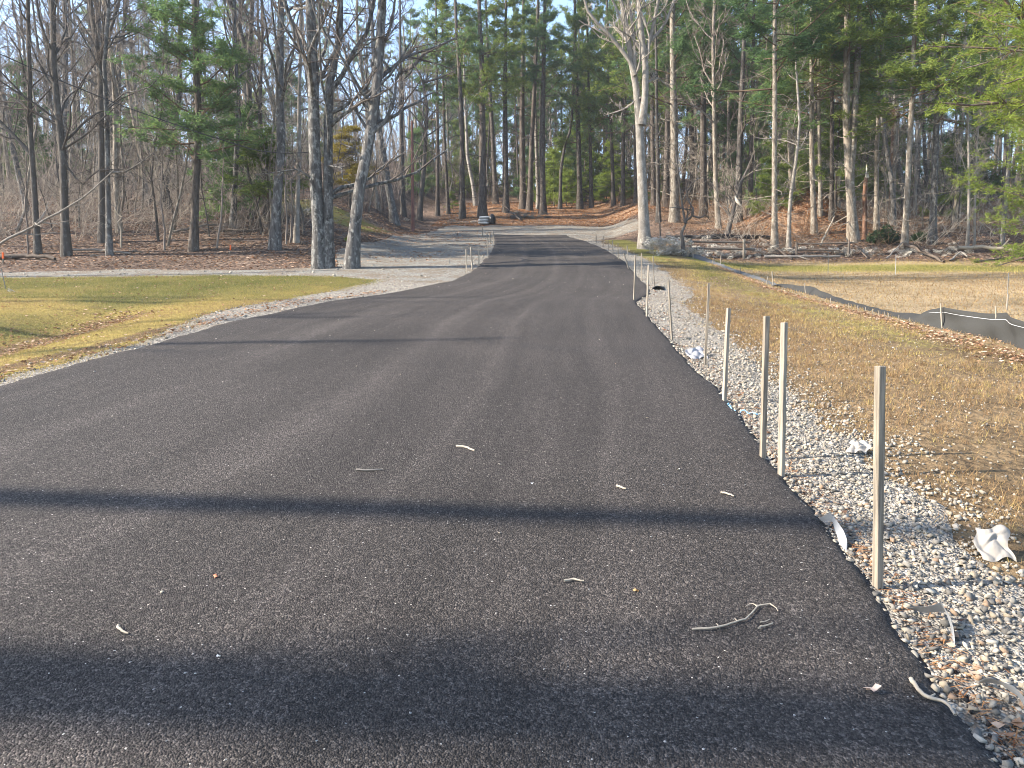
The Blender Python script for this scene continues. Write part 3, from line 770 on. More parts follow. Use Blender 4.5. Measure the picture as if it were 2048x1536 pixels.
# right side
R_T = [
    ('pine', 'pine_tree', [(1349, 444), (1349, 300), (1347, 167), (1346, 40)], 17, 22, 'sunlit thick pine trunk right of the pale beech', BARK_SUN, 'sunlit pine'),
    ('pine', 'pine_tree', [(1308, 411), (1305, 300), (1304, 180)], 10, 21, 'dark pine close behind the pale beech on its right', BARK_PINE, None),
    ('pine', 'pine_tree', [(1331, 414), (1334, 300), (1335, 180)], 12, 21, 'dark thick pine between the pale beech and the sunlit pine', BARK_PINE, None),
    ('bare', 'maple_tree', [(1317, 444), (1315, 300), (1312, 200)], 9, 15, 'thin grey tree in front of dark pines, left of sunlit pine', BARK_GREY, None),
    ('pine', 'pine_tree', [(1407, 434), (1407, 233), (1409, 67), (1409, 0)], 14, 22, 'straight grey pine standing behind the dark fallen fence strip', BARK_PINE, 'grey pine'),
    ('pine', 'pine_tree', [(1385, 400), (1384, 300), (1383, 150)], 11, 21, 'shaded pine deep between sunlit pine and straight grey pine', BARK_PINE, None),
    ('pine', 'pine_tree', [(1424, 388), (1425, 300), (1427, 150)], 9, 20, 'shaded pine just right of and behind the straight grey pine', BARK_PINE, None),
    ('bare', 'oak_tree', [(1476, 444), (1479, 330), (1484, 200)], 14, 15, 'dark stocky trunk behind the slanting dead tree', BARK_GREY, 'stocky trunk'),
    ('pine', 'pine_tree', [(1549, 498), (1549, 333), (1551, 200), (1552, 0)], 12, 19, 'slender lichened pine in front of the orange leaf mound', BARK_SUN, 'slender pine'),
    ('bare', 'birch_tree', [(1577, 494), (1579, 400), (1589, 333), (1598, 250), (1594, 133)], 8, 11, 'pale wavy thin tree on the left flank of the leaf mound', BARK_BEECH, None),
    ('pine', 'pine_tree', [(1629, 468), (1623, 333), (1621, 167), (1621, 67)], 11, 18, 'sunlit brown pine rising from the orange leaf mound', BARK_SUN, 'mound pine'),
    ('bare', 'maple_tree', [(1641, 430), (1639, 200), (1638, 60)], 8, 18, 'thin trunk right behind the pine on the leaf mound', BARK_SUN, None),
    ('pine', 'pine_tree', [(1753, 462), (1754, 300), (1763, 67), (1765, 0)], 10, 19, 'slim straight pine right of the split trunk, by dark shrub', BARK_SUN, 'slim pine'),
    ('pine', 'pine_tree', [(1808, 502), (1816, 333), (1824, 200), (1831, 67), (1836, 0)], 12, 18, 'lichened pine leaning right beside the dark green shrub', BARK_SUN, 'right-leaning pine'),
    ('bare', 'birch_tree', [(1830, 430), (1832, 300), (1838, 200), (1836, 100)], 6, 13, 'thin pale dead stem just right of the right-leaning pine', BARK_BEECH, None),
    ('pine', 'pine_tree', [(1864, 489), (1869, 333), (1876, 200), (1880, 80)], 14, 18, 'dark grey pine second trunk from the right wood edge', BARK_OAK, 'grey-barked pine'),
    ('bare', 'birch_tree', [(1934, 501), (1937, 400), (1940, 280)], 6, 9, 'pale thin sapling left of two, by the long bleached log', BARK_BEECH, None),
    ('bare', 'birch_tree', [(1949, 498), (1951, 400), (1952, 280)], 5, 9, 'pale thin sapling right of two, by the long bleached log', BARK_BEECH, None),
    ('bare', 'maple_tree', [(2003, 498), (2012, 380), (2016, 300), (2010, 260)], 8, 12, 'thin forked tree at the far right behind hanging pine bough', BARK_OAK, None),
    ('pine', 'pine_tree', [(1663, 440), (1664, 250), (1668, 60)], 9, 20, 'slim pine between the mound pine and the split trunk', BARK_PINE, None),
    ('pine', 'pine_tree', [(1500, 430), (1503, 250), (1506, 60)], 10, 20, 'shaded pine left of the slender lichened pine', BARK_PINE, None),
]
for i, (kd, nm, px, w, ht, lab, bk, sh) in enumerate(R_T):
    if kd == 'pine':
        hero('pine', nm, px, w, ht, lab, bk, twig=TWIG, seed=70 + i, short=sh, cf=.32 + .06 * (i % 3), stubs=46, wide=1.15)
    else:
        hero('bare', nm, px, w, ht, lab, bk, TWIG_PALE if bk is BARK_BEECH else TWIG, seed=70 + i, short=sh, cf=.3, n1=14, spread=.22, stubs=8)
hero('pine', 'pine_tree', [(1707, 482), (1702, 400), (1699, 333), (1697, 300), (1693, 233), (1693, 0)], 19, 18, 'thick sunlit pine whose trunk splits into two stems', BARK_SUN, TWIG, seed=95, short='split pine',
     cf=.42, stubs=30, wide=1.15)
# second stem of the split pine is part of the same tree
_o = [o for o in bpy.data.objects if o.get('label', '').startswith('thick sunlit pine whose')][0]
_y = _o.location.y
_q = resample([P(1701, 345, _y), P(1706, 290, _y), P(1709, 233, _y), P(1718, 67, _y), P(1722, -60, _y)], 9)
ob('trunk', Tubes().add(_q, np.linspace(px_r(14, _y), px_r(9, _y), 9), 9).mesh('trunk', _o.location), BARK_SUN, _o)

# leaning dead tree with torn white wood
_rg = np.random.default_rng(5)
Pt = hero_path([(1452, 474), (1462, 440), (1471, 400), (1481, 370), (1491, 350), (1500, 332)], 4.2, _rg)
y0 = Pt[0, 1]
T, C = bare_parts(Pt, trunk_radii(Pt, px_r(10, y0)), _rg, cf=.2, n1=12, spread=.45, l2=4, l3=3, l4=2)
dead = make_tree('dead_tree', Pt[0], T, C, BARK_GREY, TWIG_PALE, label='slanting dead tree with a torn strip of white wood', cat='dead tree')
TORN = plain('wood_torn', (.62, .55, .44), .8, 20, .2, .3, .2, stretch=(1, 1, .2))
_q = np.array([P(1470, 392, y0), P(1474, 402, y0 - .1), P(1480, 410, y0 - .2), P(1483, 412, y0 - .2)])
ob('torn_strip', Tubes().add(_q, [.03, .09, .05, .01], 5).mesh('torn_strip', Pt[0]), TORN, dead)
# small dark crooked tree by the stone wall
_rg = np.random.default_rng(15)
Pt = hero_path([(1367, 513), (1365, 480), (1362, 466), (1371, 450), (1374, 438)], 1.9, _rg, wob=.03)
y0 = Pt[0, 1]
fk = []
for fpx, w in [([(1374, 440), (1385, 432), (1388, 420), (1378, 405), (1372, 380)], 5), ([(1386, 432), (1400, 436), (1412, 430), (1420, 440)], 4), ([(1371, 447), (1366, 420), (1360, 380), (1355, 330), (1350, 295)], 5), ([(1384, 420), (1350, 415), (1335, 416)], 3), ([(1366, 400), (1385, 365), (1410, 350)], 3)]:
    q = resample([P(u, v, y0 + _rg.normal() * .1) for u, v in fpx], 8); fk.append((q, np.linspace(px_r(w, y0), px_r(w, y0) * .4, 8)))
T, C = bare_parts(Pt, trunk_radii(Pt, px_r(9, y0)), _rg, cf=.5, n1=5, spread=.4, forks=fk, l2=4, l3=3, l4=2)
make_tree('crab_apple_tree', Pt[0], T, C, BARK_GREY, TWIG, label='small dark crooked tree growing in front of the stone wall', cat='tree')

# broken snags
def snag(px_base, px_top, w, label, seed):
    rng = np.random.default_rng(seed)
    x, y, z = G(*px_base); q = P(px_top[0], px_top[1], y)
    Pt = trunk_curve((x, y, z - .15), q, rng, 9, .04)
    R = np.linspace(px_r(w, y) * 1.15, px_r(w, y) * .85, 9)
    root = empty('tree_snag', (x, y, z), label, 'dead tree')
    T = Tubes().add(Pt, R, 9)
    ob('trunk', T.mesh('trunk', (x, y, z)), BARK_DEAD, root)
    # splintered top
    r = R[-1]; a = np.arange(9) * 2 * np.pi / 9
    hh = r * (1.0 + 4.0 * rng.random(9)); hh[2:5] *= 1.8
    bot = q + np.stack([np.cos(a) * r * .98, np.sin(a) * r * .98, 0 * a - .02], 1)
    tp = q + np.stack([np.cos(a) * r * .55, np.sin(a) * r * .55, hh], 1)
    c = q + np.array([0, 0, r * .4])
    v = np.concatenate([bot, tp, [c]]) - [x, y, z]
    t = []
    for i in range(9):
        j = (i + 1) % 9
        t += [(i, j, 9 + i), (9 + i, j, 18)]
    ob('splintered_top', mesh_np('splintered_top', v, tris=t), TORN, root)
    q1, r1 = sprout(Pt[None], R[None], rng, 9, .1, .9, .16, 1.3, 4, 0, .2, .15, rmin=.008)
    for i in range(len(q1)): ob('dead_branch', Tubes().add(q1[i], r1[i], 4).mesh('dead_branch', (x, y, z)), TWIG, root)
snag((1729, 478), (1734, 355), 9, 'shorter grey broken snag just right of the split pine', 3)
snag((1783, 428), (1789, 216), 11, 'taller reddish broken snag with pale splintered top behind shrub', 4)

# overhanging pine at the right, its trunk just outside the picture
_rg = np.random.default_rng(77)
bx, by = 15.6, 21.5; bz = float(H(bx, by))
Pt = trunk_curve((bx, by, bz - .15), (bx + .3, by + .2, bz + 16), _rg, 14, .1)
T, C, nd_ = pine_parts(Pt, trunk_radii(Pt, .24), _rg, cf=.30, n1=80, spread=.37, dens=1.5, stubs=14, m=9, ln=.17, wd=.022)
make_tree('pine_tree', (bx, by, bz), T, C, BARK_PINE, TWIG_BROWN, nd_, NEEDLE_LIT, label='bright green pine reaching in from the right edge above the field', cat='tree')
bx, by = 22.6, 31.0; bz = float(H(bx, by))
Pt = trunk_curve((bx, by, bz - .15), (bx, by + .2, bz + 9), _rg, 14, .1)
T, C, nd_ = pine_parts(Pt, trunk_radii(Pt, .13), _rg, cf=.06, n1=46, spread=.55, dens=1.3, stubs=0, m=9, ln=.18, wd=.026)
make_tree('pine_tree', (bx, by, bz), T, C, BARK_PINE, TWIG_BROWN, nd_, NEEDLE_LIT, label='low green pine bough spread over the brush at right edge', cat='tree')

# bright young pines behind the stone heap and along the path
YOUNG = []
for _i in range(4):
    _r = np.random.default_rng(1100 + _i)
    _C, _n = pine_crown(_r, 34, .34, .85, 7, .2, .035, top=4.0, r0=.03); YOUNG.append((_C, _n))
YCACHE = {}
def young_pine(px, Ht, seed, label, mat, sp=.42, Yb=None, n1=34, cf=.04, at_xy=None, group='young pines beside the leafy path'):
    rng = np.random.default_rng(seed)
    if at_xy is None: x, y, z = G(*px)
    else: x, y = at_xy; z = float(H(x, y))
    k = seed % 4
    if k not in YCACHE:
        me = crown_mesh('crown', YOUNG[seed % 4][0], YOUNG[seed % 4][1], (0, 0, 0)); me.materials.append(TWIG_BROWN); me.materials.append(mat); YCACHE[k] = me
    root = empty('young_pine', (x, y, z), label, 'tree', group)
    s = Ht / 4.0
    if 'trunk' not in YCACHE:
        Pt = trunk_curve((0, 0, -.1), (0, 0, 4.0), rng, 6, .02); YCACHE['trunk'] = Tubes().add(Pt, trunk_radii(Pt, .05), 6).mesh('trunk'); YCACHE['trunk'].materials.append(BARK_PINE)
    ob('trunk', YCACHE['trunk'], None, root)
    c = ob('crown', YCACHE[k], None, root, (0, 0, cf * 4)); c.scale = (1, 1, 1 - cf)
    c.material_slots[1].link = 'OBJECT'; c.material_slots[1].material = mat
    w = s ** .75 * sp / .42; root.scale = (w, w, s); root.rotation_euler = (0, 0, rng.random() * 6.28)
    return root
def young_pine_unique(px, Ht, seed, label, mat, sp=.42, Yb=None, n1=34, cf=.04):
    rng = np.random.default_rng(seed)
    x, y, z = G(*px)
    Pt = trunk_curve((x, y, z - .1), (x, y, z + Ht), rng, 10, .05)
    T, C, nd_ = pine_parts(Pt, trunk_radii(Pt, .012 * Ht + .01), rng, cf=cf, n1=n1, spread=sp, dens=.9, stubs=0, m=7, ln=.2, wd=.035, l2=8)
    return make_tree('young_pine', (x, y, z), T, C, BARK_PINE, TWIG_BROWN, nd_, mat, label=label, cat='tree', group='young pines beside the leafy path')
for i, (px, h, lab) in enumerate([
    ((1108, 412), 5.5, 'tallest bright young pine right of the stone heap'), ((1133, 412), 3.4, 'bright young pine beside the thin crooked trunk'),
    ((1200, 408), 2.4, 'low bright young pine right of the slender path pine'), ((1145, 400), 6.5, 'taller yellow-green young pine behind the path pine'),
    ((1098, 402), 5.0, 'yellow-green young pine left of the tallest one'), ((1213, 402), 2.8, 'small young pine left of the dark trunk clump'),
    ((1262, 398), 2.6, 'small young pine just left of the pale beech'), ((1172, 404), 3.2, 'young pine between the two dark path pines'), ((1125, 396), 8, 'highest young pine at the back of the bright thicket')]):
    young_pine(px, h, 200 + i, lab, NEEDLE_LIT)
for i, (px, h, lab) in enumerate([((1090, 408), 4.0, 'yellow-green young pine hugging the right end of the stone heap'), ((1152, 408), 2.2, 'knee-high bright young pine between the two path pines'), ((1118, 404), 6.5, 'bright young pine directly behind the thin crooked trunk'),
    ((1190, 400), 5.0, 'bright young pine behind the slender path pine'), ((1222, 396), 5.5, 'bright young pine behind the dark trunk clump'), ((1240, 402), 3.0, 'low bright young pine right of the dark trunk clump'), ((1140, 392), 9, 'tall bright young pine deep behind the path pine')]):
    young_pine(px, h, 250 + i, lab, NEEDLE_LIT)
young_pine((700, 418), 5.0, 230, 'yellow-leaved small tree glowing between double oak and leaning oak', LEAF_YELLOW, .5, cf=.25)
young_pine((905, 418), 1.6, 231, 'tiny green pine seedling left of the white sacks', NEEDLE)
young_pine((1545, 425), 4.0, 232, 'shaded young pine behind the slender lichened pine', NEEDLE)
young_pine((1670, 420), 6.0, 233, 'dark young pine filling the gap left of the split pine', NEEDLE)
young_pine((1730, 420), 7.0, 234, 'dark young pine behind the shorter broken snag', NEEDLE)
young_pine((1900, 440), 5.0, 235, 'young pine behind the dark grey pine at right', NEEDLE)
young_pine((470, 440), 8.0, 236, 'dark green young pine right of the open layered pine', NEEDLE_BLUE, .34)
young_pine((540, 470), 4.5, 237, 'low green pine sprays beside the stout oak trunk', NEEDLE, .5, cf=.3)

# dark rounded shrub at the right
def shrub(px, r, seed, label, mat, n=420):
    rng = np.random.default_rng(seed)
    x, y, z = G(*px); root = empty('evergreen_shrub', (x, y, z), label, 'shrub')
    st = np.zeros((14, 4, 3)); d = norm(np.c_[rng.normal(size=(14, 2)), 1.2 + rng.random(14)])
    for k in range(4): st[:, k] = d * (r * 1.3 * k / 3) + rng.normal(size=(14, 3)) * .03 * k
    ob('stems', Tubes().add(st, np.full((14, 4), .012), 4).mesh('stems'), TWIG_BROWN, root)
    u = norm(rng.normal(size=(n, 3))) * (r * (.45 + .6 * rng.random((n, 1)) ** .5)); u[:, 2] = np.abs(u[:, 2] + .1 * r) * 1.15
    u *= (1 + .3 * np.sin(u * 5 / r).sum(1, keepdims=True) / 3)
    v, t, ti = needle_arrays(u, rng, 6, .14, .06)
    me = mesh_np('foliage', v, tris=t); add_attr(me, 'tint', ti)
    ob('foliage', me, mat, root)
shrub((1769, 486), .62, 1, 'dark green rounded evergreen shrub between slim pine and right-leaning pine', LEAF_SHRUB, 700)
shrub((1840, 482), .36, 2, 'smaller dark green shrub right of the rounded one', LEAF_SHRUB, 260)
shrub((700, 484), .2, 3, 'little bright green plant in the leaves near the gravel bank', NEEDLE_LIT, 60)

# trees out of view to the left that throw their shade over the drive
OAKS = []
for i in range(3):
    rng = np.random.default_rng(400 + i)
    Pt = trunk_curve((0, 0, -.3), (rng.normal() * .5, rng.normal() * .5, 19), rng, 12, .2)
    T, C = bare_parts(Pt, trunk_radii(Pt, .2), rng, cf=.62, n1=11, spread=.24, l2=4, l3=3, l4=2, cull=False)
    OAKS.append((T.mesh('trunk'), C.mesh('crown'))); OAKS[-1][0].materials.append(BARK_OAK); OAKS[-1][1].materials.append(TWIG)
NTH = ['first', 'second', 'third', 'fourth', 'fifth', 'sixth', 'seventh', 'eighth', 'ninth', 'tenth']
for i, (x, y, s, w, ly) in enumerate([(-25.5, 3.55, 1.25, 1.9, .30), (-22.5, 3.6, 1.25, 2.0, .30), (-20.5, 5.75, 1.25, 1.1, .30), (-29, 9.0, 1.0, 1.2, .02), (-33, 10.1, 1.05, 1.3, .02), (-30, 14.4, 1.0, 1.0, .0), (-36, 16.0, 1.0, 1.2, .02)]):
    z = float(H(x, y)); root = empty('oak_tree', (x, y, z), f'{NTH[i]} bare oak beyond the left end of the lawn, counting away from the drive mouth', 'tree', 'bare oaks left of the lawn')
    ob('trunk', OAKS[i % 3][0], None, root); ob('crown', OAKS[i % 3][1], None, root); root.scale = (w, w, s); root.rotation_euler = (ly, 0, 0)

# ------------------------------------------------------------------ wood behind: copies of a few grown trees
LIB = {'bare': [], 'pine': [], 'sapling': []}
for i in range(7):
    rng = np.random.default_rng(600 + i)
    Pt = trunk_curve((0, 0, -.3), (rng.normal() * .7, rng.normal() * .7, 16), rng, 12, .3)
    T, C = bare_parts(Pt, trunk_radii(Pt, .15), rng, cf=.3, n1=20, spread=.24, l2=6, l3=5, l4=3, cull=False, stubs=8)
    LIB['bare'].append((T.mesh('trunk'), C.mesh('crown')))
for i in range(8):
    rng = np.random.default_rng(640 + i)
    Pt = np.c_[np.zeros((10, 2)), np.linspace(-.3, 19.5, 10)]; Rt = trunk_radii(Pt, .17)
    T = Tubes().add(Pt, Rt, 8)
    q_, r_ = sprout(Pt[None], Rt[None], rng, 40, .04, .5, .10, 1.4, 4, -.03, .17, .14, rmin=.009); T.add(q_, r_, 3)
    q_, r_ = sprout(q_, r_, rng, 3, .3, 1, .5, .8, 2, 0, .2, .6, rmin=.0055); T.add(q_, r_, 3)
    LIB['pine'].append((T.mesh('trunk'), PCROWN[i]))
for i in range(6):
    rng = np.random.default_rng(660 + i)
    Pt = trunk_curve((0, 0, -.2), (rng.normal() * .8, rng.normal() * .8, 7.5), rng, 8, .25)
    T, C = bare_parts(Pt, trunk_radii(Pt, .042, .2, .2), rng, cf=.2, n1=16, spread=.26, l2=5, l3=3, l4=2, cull=False)
    LIB['sapling'].append((T.mesh('trunk'), C.mesh('crown')))
for k in LIB:
    for t, c in LIB[k]:
        t.materials.append({'bare': BARK_GREY, 'pine': BARK_PINE, 'sapling': BARK_SUN}[k])
        if k != 'pine': c.materials.append(TWIG if k == 'bare' else TWIG_PALE)
BARKS = {'bare': [BARK_GREY, BARK_OAK, BARK_SUN], 'pine': [BARK_PINE, BARK_SUN], 'sapling': [BARK_SUN, BARK_GREY]}
NAMES = {'bare': 'bare_tree', 'pine': 'pine_tree', 'sapling': 'sapling'}
PLANTED = []
placed = [(b[0], b[1]) for _, _, b in HEROES]
rng = np.random.default_rng(99)
def plant(kind, n, xr, yr, okfn, mind):
    c = 0; tries = 0
    while c < n and tries < n * 60:
        tries += 1
        y = yr[0] + (yr[1] - yr[0]) * rng.random() ** 1.15
        x = (xr[0] + (xr[1] - xr[0]) * rng.random())
        if not okfn(x, y) or any((x - a) ** 2 + (y - b) ** 2 < mind ** 2 for a, b in placed): continue
        placed.append((x, y)); PLANTED.append((kind, x, y)); c += 1
fr = lambda x, y, m=1.12: abs(x) < .665 * m * y
left_ok = lambda x, y: fr(x, y) and x < -8 - .02 * y and y > 30 + .25 * max(0, x + 14) and not (-17.5 < x < -8.8 and 42 < y < 50) and not (x > -36 and 64 < y < 83)
mid_ok = lambda x, y: fr(x, y) and -10 < x < 14 and y > 70 + (14 if x < 9 else 0)
right_ok = lambda x, y: fr(x, y) and x > 11 and y > 43 + .1 * max(0, 24 - x)
plant('bare', 100, (-75, -8), (31, 105), left_ok, 2.0)
plant('pine', 16, (-70, -12), (52, 115), left_ok, 2.5)
plant('sapling', 120, (-48, -8), (30, 66), left_ok, 1.1)
plant('pine', 46, (-13, 14), (71, 130), mid_ok, 1.9)
plant('bare', 24, (-12, 14), (70, 125), mid_ok, 1.9)
plant('sapling', 26, (-12, 14), (68, 98), mid_ok, 1.1)
plant('pine', 84, (10, 75), (46, 115), right_ok, 2.0)
plant('bare', 60, (10, 75), (44, 110), right_ok, 1.9)
plant('sapling', 95, (10, 48), (42, 80), right_ok, 1.0)
hs = sorted([(project(b)[0][0], s) for s, _, b in HEROES])
bands = {}
for k, x, y in PLANTED:
    u = float(project([x, y, float(H(x, y))])[0][0])
    j = sum(1 for h, _ in hs if h < u)
    bands.setdefault((j, k), []).append((u, x, y))
ORD = ['leftmost', 'second from left', 'third from left', 'fourth from left', 'fifth from left', 'sixth from left', 'seventh from left', 'eighth from left', 'ninth from left', 'tenth from left', 'eleventh from left', 'twelfth from left'] + [f'{w} from left' for w in
       'thirteenth fourteenth fifteenth sixteenth seventeenth eighteenth nineteenth twentieth twenty-first twenty-second twenty-third twenty-fourth twenty-fifth twenty-sixth twenty-seventh twenty-eighth twenty-ninth thirtieth thirty-first thirty-second thirty-third thirty-fourth thirty-fifth thirty-sixth thirty-seventh thirty-eighth thirty-ninth fortieth forty-first forty-second forty-third forty-fourth forty-fifth forty-sixth'.split()]
KW = {'bare': 'background bare tree', 'pine': 'background pine', 'sapling': 'thin bare sapling'}
for (j, k), lst in bands.items():
    lst.sort()
    where = f'between {hs[j-1][1]} and {hs[j][1]}' if 0 < j < len(hs) else (f'left of {hs[0][1]}' if j == 0 else f'right of {hs[-1][1]}')
    for i, (u, x, y) in enumerate(lst):
        t, c = LIB[k][int(rng.integers(len(LIB[k])))]
        z = float(H(x, y))
        pre = 'single' if len(lst) == 1 else ('rightmost' if i == len(lst) - 1 else ORD[min(i, len(ORD) - 1)].replace(' ', '-'))
        lab = f'{pre} {KW[k]} in the wood {where}'
        root = empty(NAMES[k], (x, y, z), lab, 'tree', f'{KW[k]}s {where}' if len(lst) > 1 else None)
        s = {'bare': rng.uniform(.75, 1.3), 'pine': rng.uniform(.8, 1.25), 'sapling': rng.uniform(.6, 1.35)}[k]
        w = s * rng.uniform(.75, 1.35) * (.72 if k == 'pine' else 1)
        root.rotation_euler = (rng.normal() * .03, rng.normal() * .03, rng.random() * 6.28)
        root.scale = (w, w, s)
        a = ob('trunk', t, None, root); cr = ob('crown', c, None, root)
        if k == 'pine':
            z0 = rng.uniform(4.5, 8.5) if x > 9 else rng.uniform(5.0, 10.0); cr.location = (0, 0, z0); cr.scale = (1, 1, (19.8 - z0) / 12.0); cr.rotation_euler = (0, 0, rng.random() * 6.28)
        bm_ = BARKS[k][int(rng.integers(len(BARKS[k])))]
        a.material_slots[0].link = 'OBJECT'; a.material_slots[0].material = bm_

# shaded understory pines, shared meshes
rng = np.random.default_rng(505)
US = []
while len(US) < 74:
    x = rng.uniform(-40, 60); y = rng.uniform(50, 105)
    if fr(x, y) and ((x > 12 and y > 47) or (-11 < x < 13 and y > 80) or (x < -22 and y > 52)) and all((x - a) ** 2 + (y - b) ** 2 > 4 for a, b in US): US.append((x, y))
US.sort(key=lambda p_: p_[0] / p_[1])
for i, (x, y) in enumerate(US):
    u = float(project([x, y, float(H(x, y))])[0][0]); j = sum(1 for h, _ in hs if h < u)
    where = f'between {hs[j-1][1]} and {hs[j][1]}' if 0 < j < len(hs) else ('left of ' + hs[0][1] if j == 0 else 'right of ' + hs[-1][1])
    US[i] = (x, y, where)
for where in sorted(set(w for _, _, w in US)):
    mem = [(x, y) for x, y, w in US if w == where]
    for i, (x, y) in enumerate(mem):
        pre = 'single' if len(mem) == 1 else ('rightmost' if i == len(mem) - 1 else ORD[i].replace(' ', '-'))
        young_pine(None, rng.uniform(4.5, 11), 1200 + int(rng.integers(1000)), f'{pre} shaded understory pine in the wood {where}', NEEDLE if rng.random() < .5 else NEEDLE_BLUE, .4, at_xy=(x, y), group='shaded understory pines')

# far wooded hill: one mass of thin trunks
rng = np.random.default_rng(123)
n = 520
fy = 112 + 110 * rng.random(n); fxx = (rng.random(n) * 2 - 1) * .8 * fy
fz = H(fxx, fy); fh = 9 + 8 * rng.random(n)
Pf = np.zeros((n, 4, 3))
for k in range(4):
    Pf[:, k] = np.c_[fxx + rng.normal(size=n) * .35 * k, fy + rng.normal(size=n) * .3 * k, fz - .3 + fh * k / 3]
Rf = (.10 + .12 * rng.random(n))[:, None] * np.linspace(1, .25, 4)[None]
TF = Tubes().add(Pf, Rf, 4)
q1, r1 = sprout(Pf, Rf, rng, 8, .3, 1, .26, .8, 3, .12, .15, .4, rmin=.03); TF.add(q1, r1, 3)
q2, r2 = sprout(q1, r1, rng, 3, .25, 1, .6, .7, 2, .08, .15, .6, rmin=.025); TF.add(q2, r2, 3)
tag(ob('far_woods', TF.mesh('far_woods'), TWIG), kind='stuff')

# undergrowth of thin stems along the wood edges
def brush(name, pts, hmin, hmax, mat, seed, per=10, kids=3, rad=.008):
    rng = np.random.default_rng(seed)
    n = len(pts) * per
    b = np.repeat(np.asarray(pts), per, 0) + rng.normal(size=(n, 2)) * .45
    z = H(b[:, 0], b[:, 1]); h = hmin + (hmax - hmin) * rng.random(n) ** 1.6
    d = norm(np.c_[rng.normal(size=(n, 2)) * (.75 if rad < .01 else .25), np.full(n, 1.0)])
    Q = np.zeros((n, 4, 3)); Q[:, 0] = np.c_[b, z - .05]
    for k in range(1, 4):
        d = norm(d + rng.normal(size=(n, 3)) * .22 + np.array([0, 0, -.06])); Q[:, k] = Q[:, k - 1] + d * (h / 3)[:, None]
    R = np.full((n, 1), rad) * np.linspace(1.2, .5, 4)[None]
    T = Tubes().add(Q, R, 3)
    q, r = sprout(Q, R, rng, kids, .25, 1, .45, .8, 2, 0, .2, .8, rmin=rad * .65); T.add(q, r, 3)
    return tag(ob(name, T.mesh(name), mat), kind='stuff')
rng = np.random.default_rng(321)
def scatter(n, fn, xr, yr):
    out = []
    while len(out) < n:
        x = rng.uniform(*xr); y = rng.uniform(*yr)
        if fn(x, y): out.append((x, y))
    return out
brush('undergrowth', scatter(330, lambda x, y: fr(x, y, 1.1) and x > 9.5 and y > 35.5 + .2 * max(0, 12 - x) and rng.random() < np.clip(1.4 - (y - 36) / 30, .12, 1), (9, 42), (35, 68)), .5, 2.2, TWIG_BROWN, 5, 6)
LW = lambda x, y: fr(x, y, 1.1) and x < -9.5 and not (-17.5 < x < -8.8 and 41 < y < 50)
brush('undergrowth', scatter(330, lambda x, y: LW(x, y) and y > 31 + .15 * (x + 30), (-48, -9), (31, 60)), .6, 3.2, TWIG, 6, 7)
brush('undergrowth', scatter(170, lambda x, y: LW(x, y) and y > 31 + .12 * (x + 30), (-40, -9.5), (30, 46)), 1.2, 4.5, TWIG_PALE, 26, 4, 4)
brush('thicket', scatter(230, lambda x, y: LW(x, y), (-75, -9), (48, 110)), 2.5, 8.5, TWIG, 16, 5, 5, .014)
brush('undergrowth', scatter(200, lambda x, y: fr(x, y, 1.1) and x > 9.5 + .25 * (y - 38) and ((x - 16.5) / 4) ** 2 + ((y - 43) / 5) ** 2 > 1, (9, 40), (38, 58)), 1.0, 3.4, TWIG_PALE, 25, 3, 4)
brush('thicket', scatter(100, lambda x, y: fr(x, y, 1.1), (12, 80), (58, 115)), 2.5, 8.0, TWIG_BROWN, 17, 5, 5, .014)
brush('thicket', scatter(90, lambda x, y: fr(x, y, 1.1), (-38, 14), (84, 118)), 3.0, 10.0, TWIG_BROWN, 18, 5, 5, .02)
brush('undergrowth', scatter(110, lambda x, y: fr(x, y) and (x < 1 or x > 8), (-12, 14), (70, 100)), .5, 2.6, TWIG_BROWN, 7, 6)
# ------------------------------------------------------------------ stones
def rock_template(seed, npts=15, sub=False):
    rng = np.random.default_rng(seed)
    bm = bmesh.new()
    p = norm(rng.normal(size=(npts, 3))) * (.8 + .25 * rng.random((npts, 1))) * np.array([1, .8 + .2 * rng.random(), .62 + .2 * rng.random()])
    vs = [bm.verts.new(q) for q in p]
    r = bmesh.ops.convex_hull(bm, input=vs)
    for g in set(r['geom_interior']) | set(r['geom_unused']):
        if isinstance(g, bmesh.types.BMVert): bm.verts.remove(g)
    bmesh.ops.triangulate(bm, faces=bm.faces[:])
    if sub:
        bmesh.ops.bevel(bm, geom=bm.edges[:], offset=.10, segments=1, affect='EDGES')
        bmesh.ops.triangulate(bm, faces=bm.faces[:])
        bmesh.ops.subdivide_edges(bm, edges=bm.edges[:], cuts=1)
        for v in bm.verts: v.co += Vector(rng.normal(size=3) * .007)
    bm.verts.index_update()
    v = np.array([v.co[:] for v in bm.verts]); f = np.array([[x.index for x in fc.verts] for fc in bm.faces])
    bm.free(); return v, f
ROCKS = [rock_template(700 + i, 8 + i % 2) for i in range(12)]
ROCKS_L = [rock_template(730 + i, 9 + i % 3) for i in range(12)]
BIGR = [rock_template(760 + i, 14, True) for i in range(10)]
def rots(n, rng, tilt=.5):
    a = rng.random(n) * 6.283; c, s = np.cos(a), np.sin(a)
    M = np.zeros((n, 3, 3)); M[:, 0, 0] = c; M[:, 0, 1] = -s; M[:, 1, 0] = s; M[:, 1, 1] = c; M[:, 2, 2] = 1
    b = rng.normal(size=n) * tilt; c, s = np.cos(b), np.sin(b)
    N = np.zeros((n, 3, 3)); N[:, 0, 0] = 1; N[:, 1, 1] = c; N[:, 1, 2] = -s; N[:, 2, 1] = s; N[:, 2, 2] = c
    return np.einsum('nij,njk->nik', M, N)
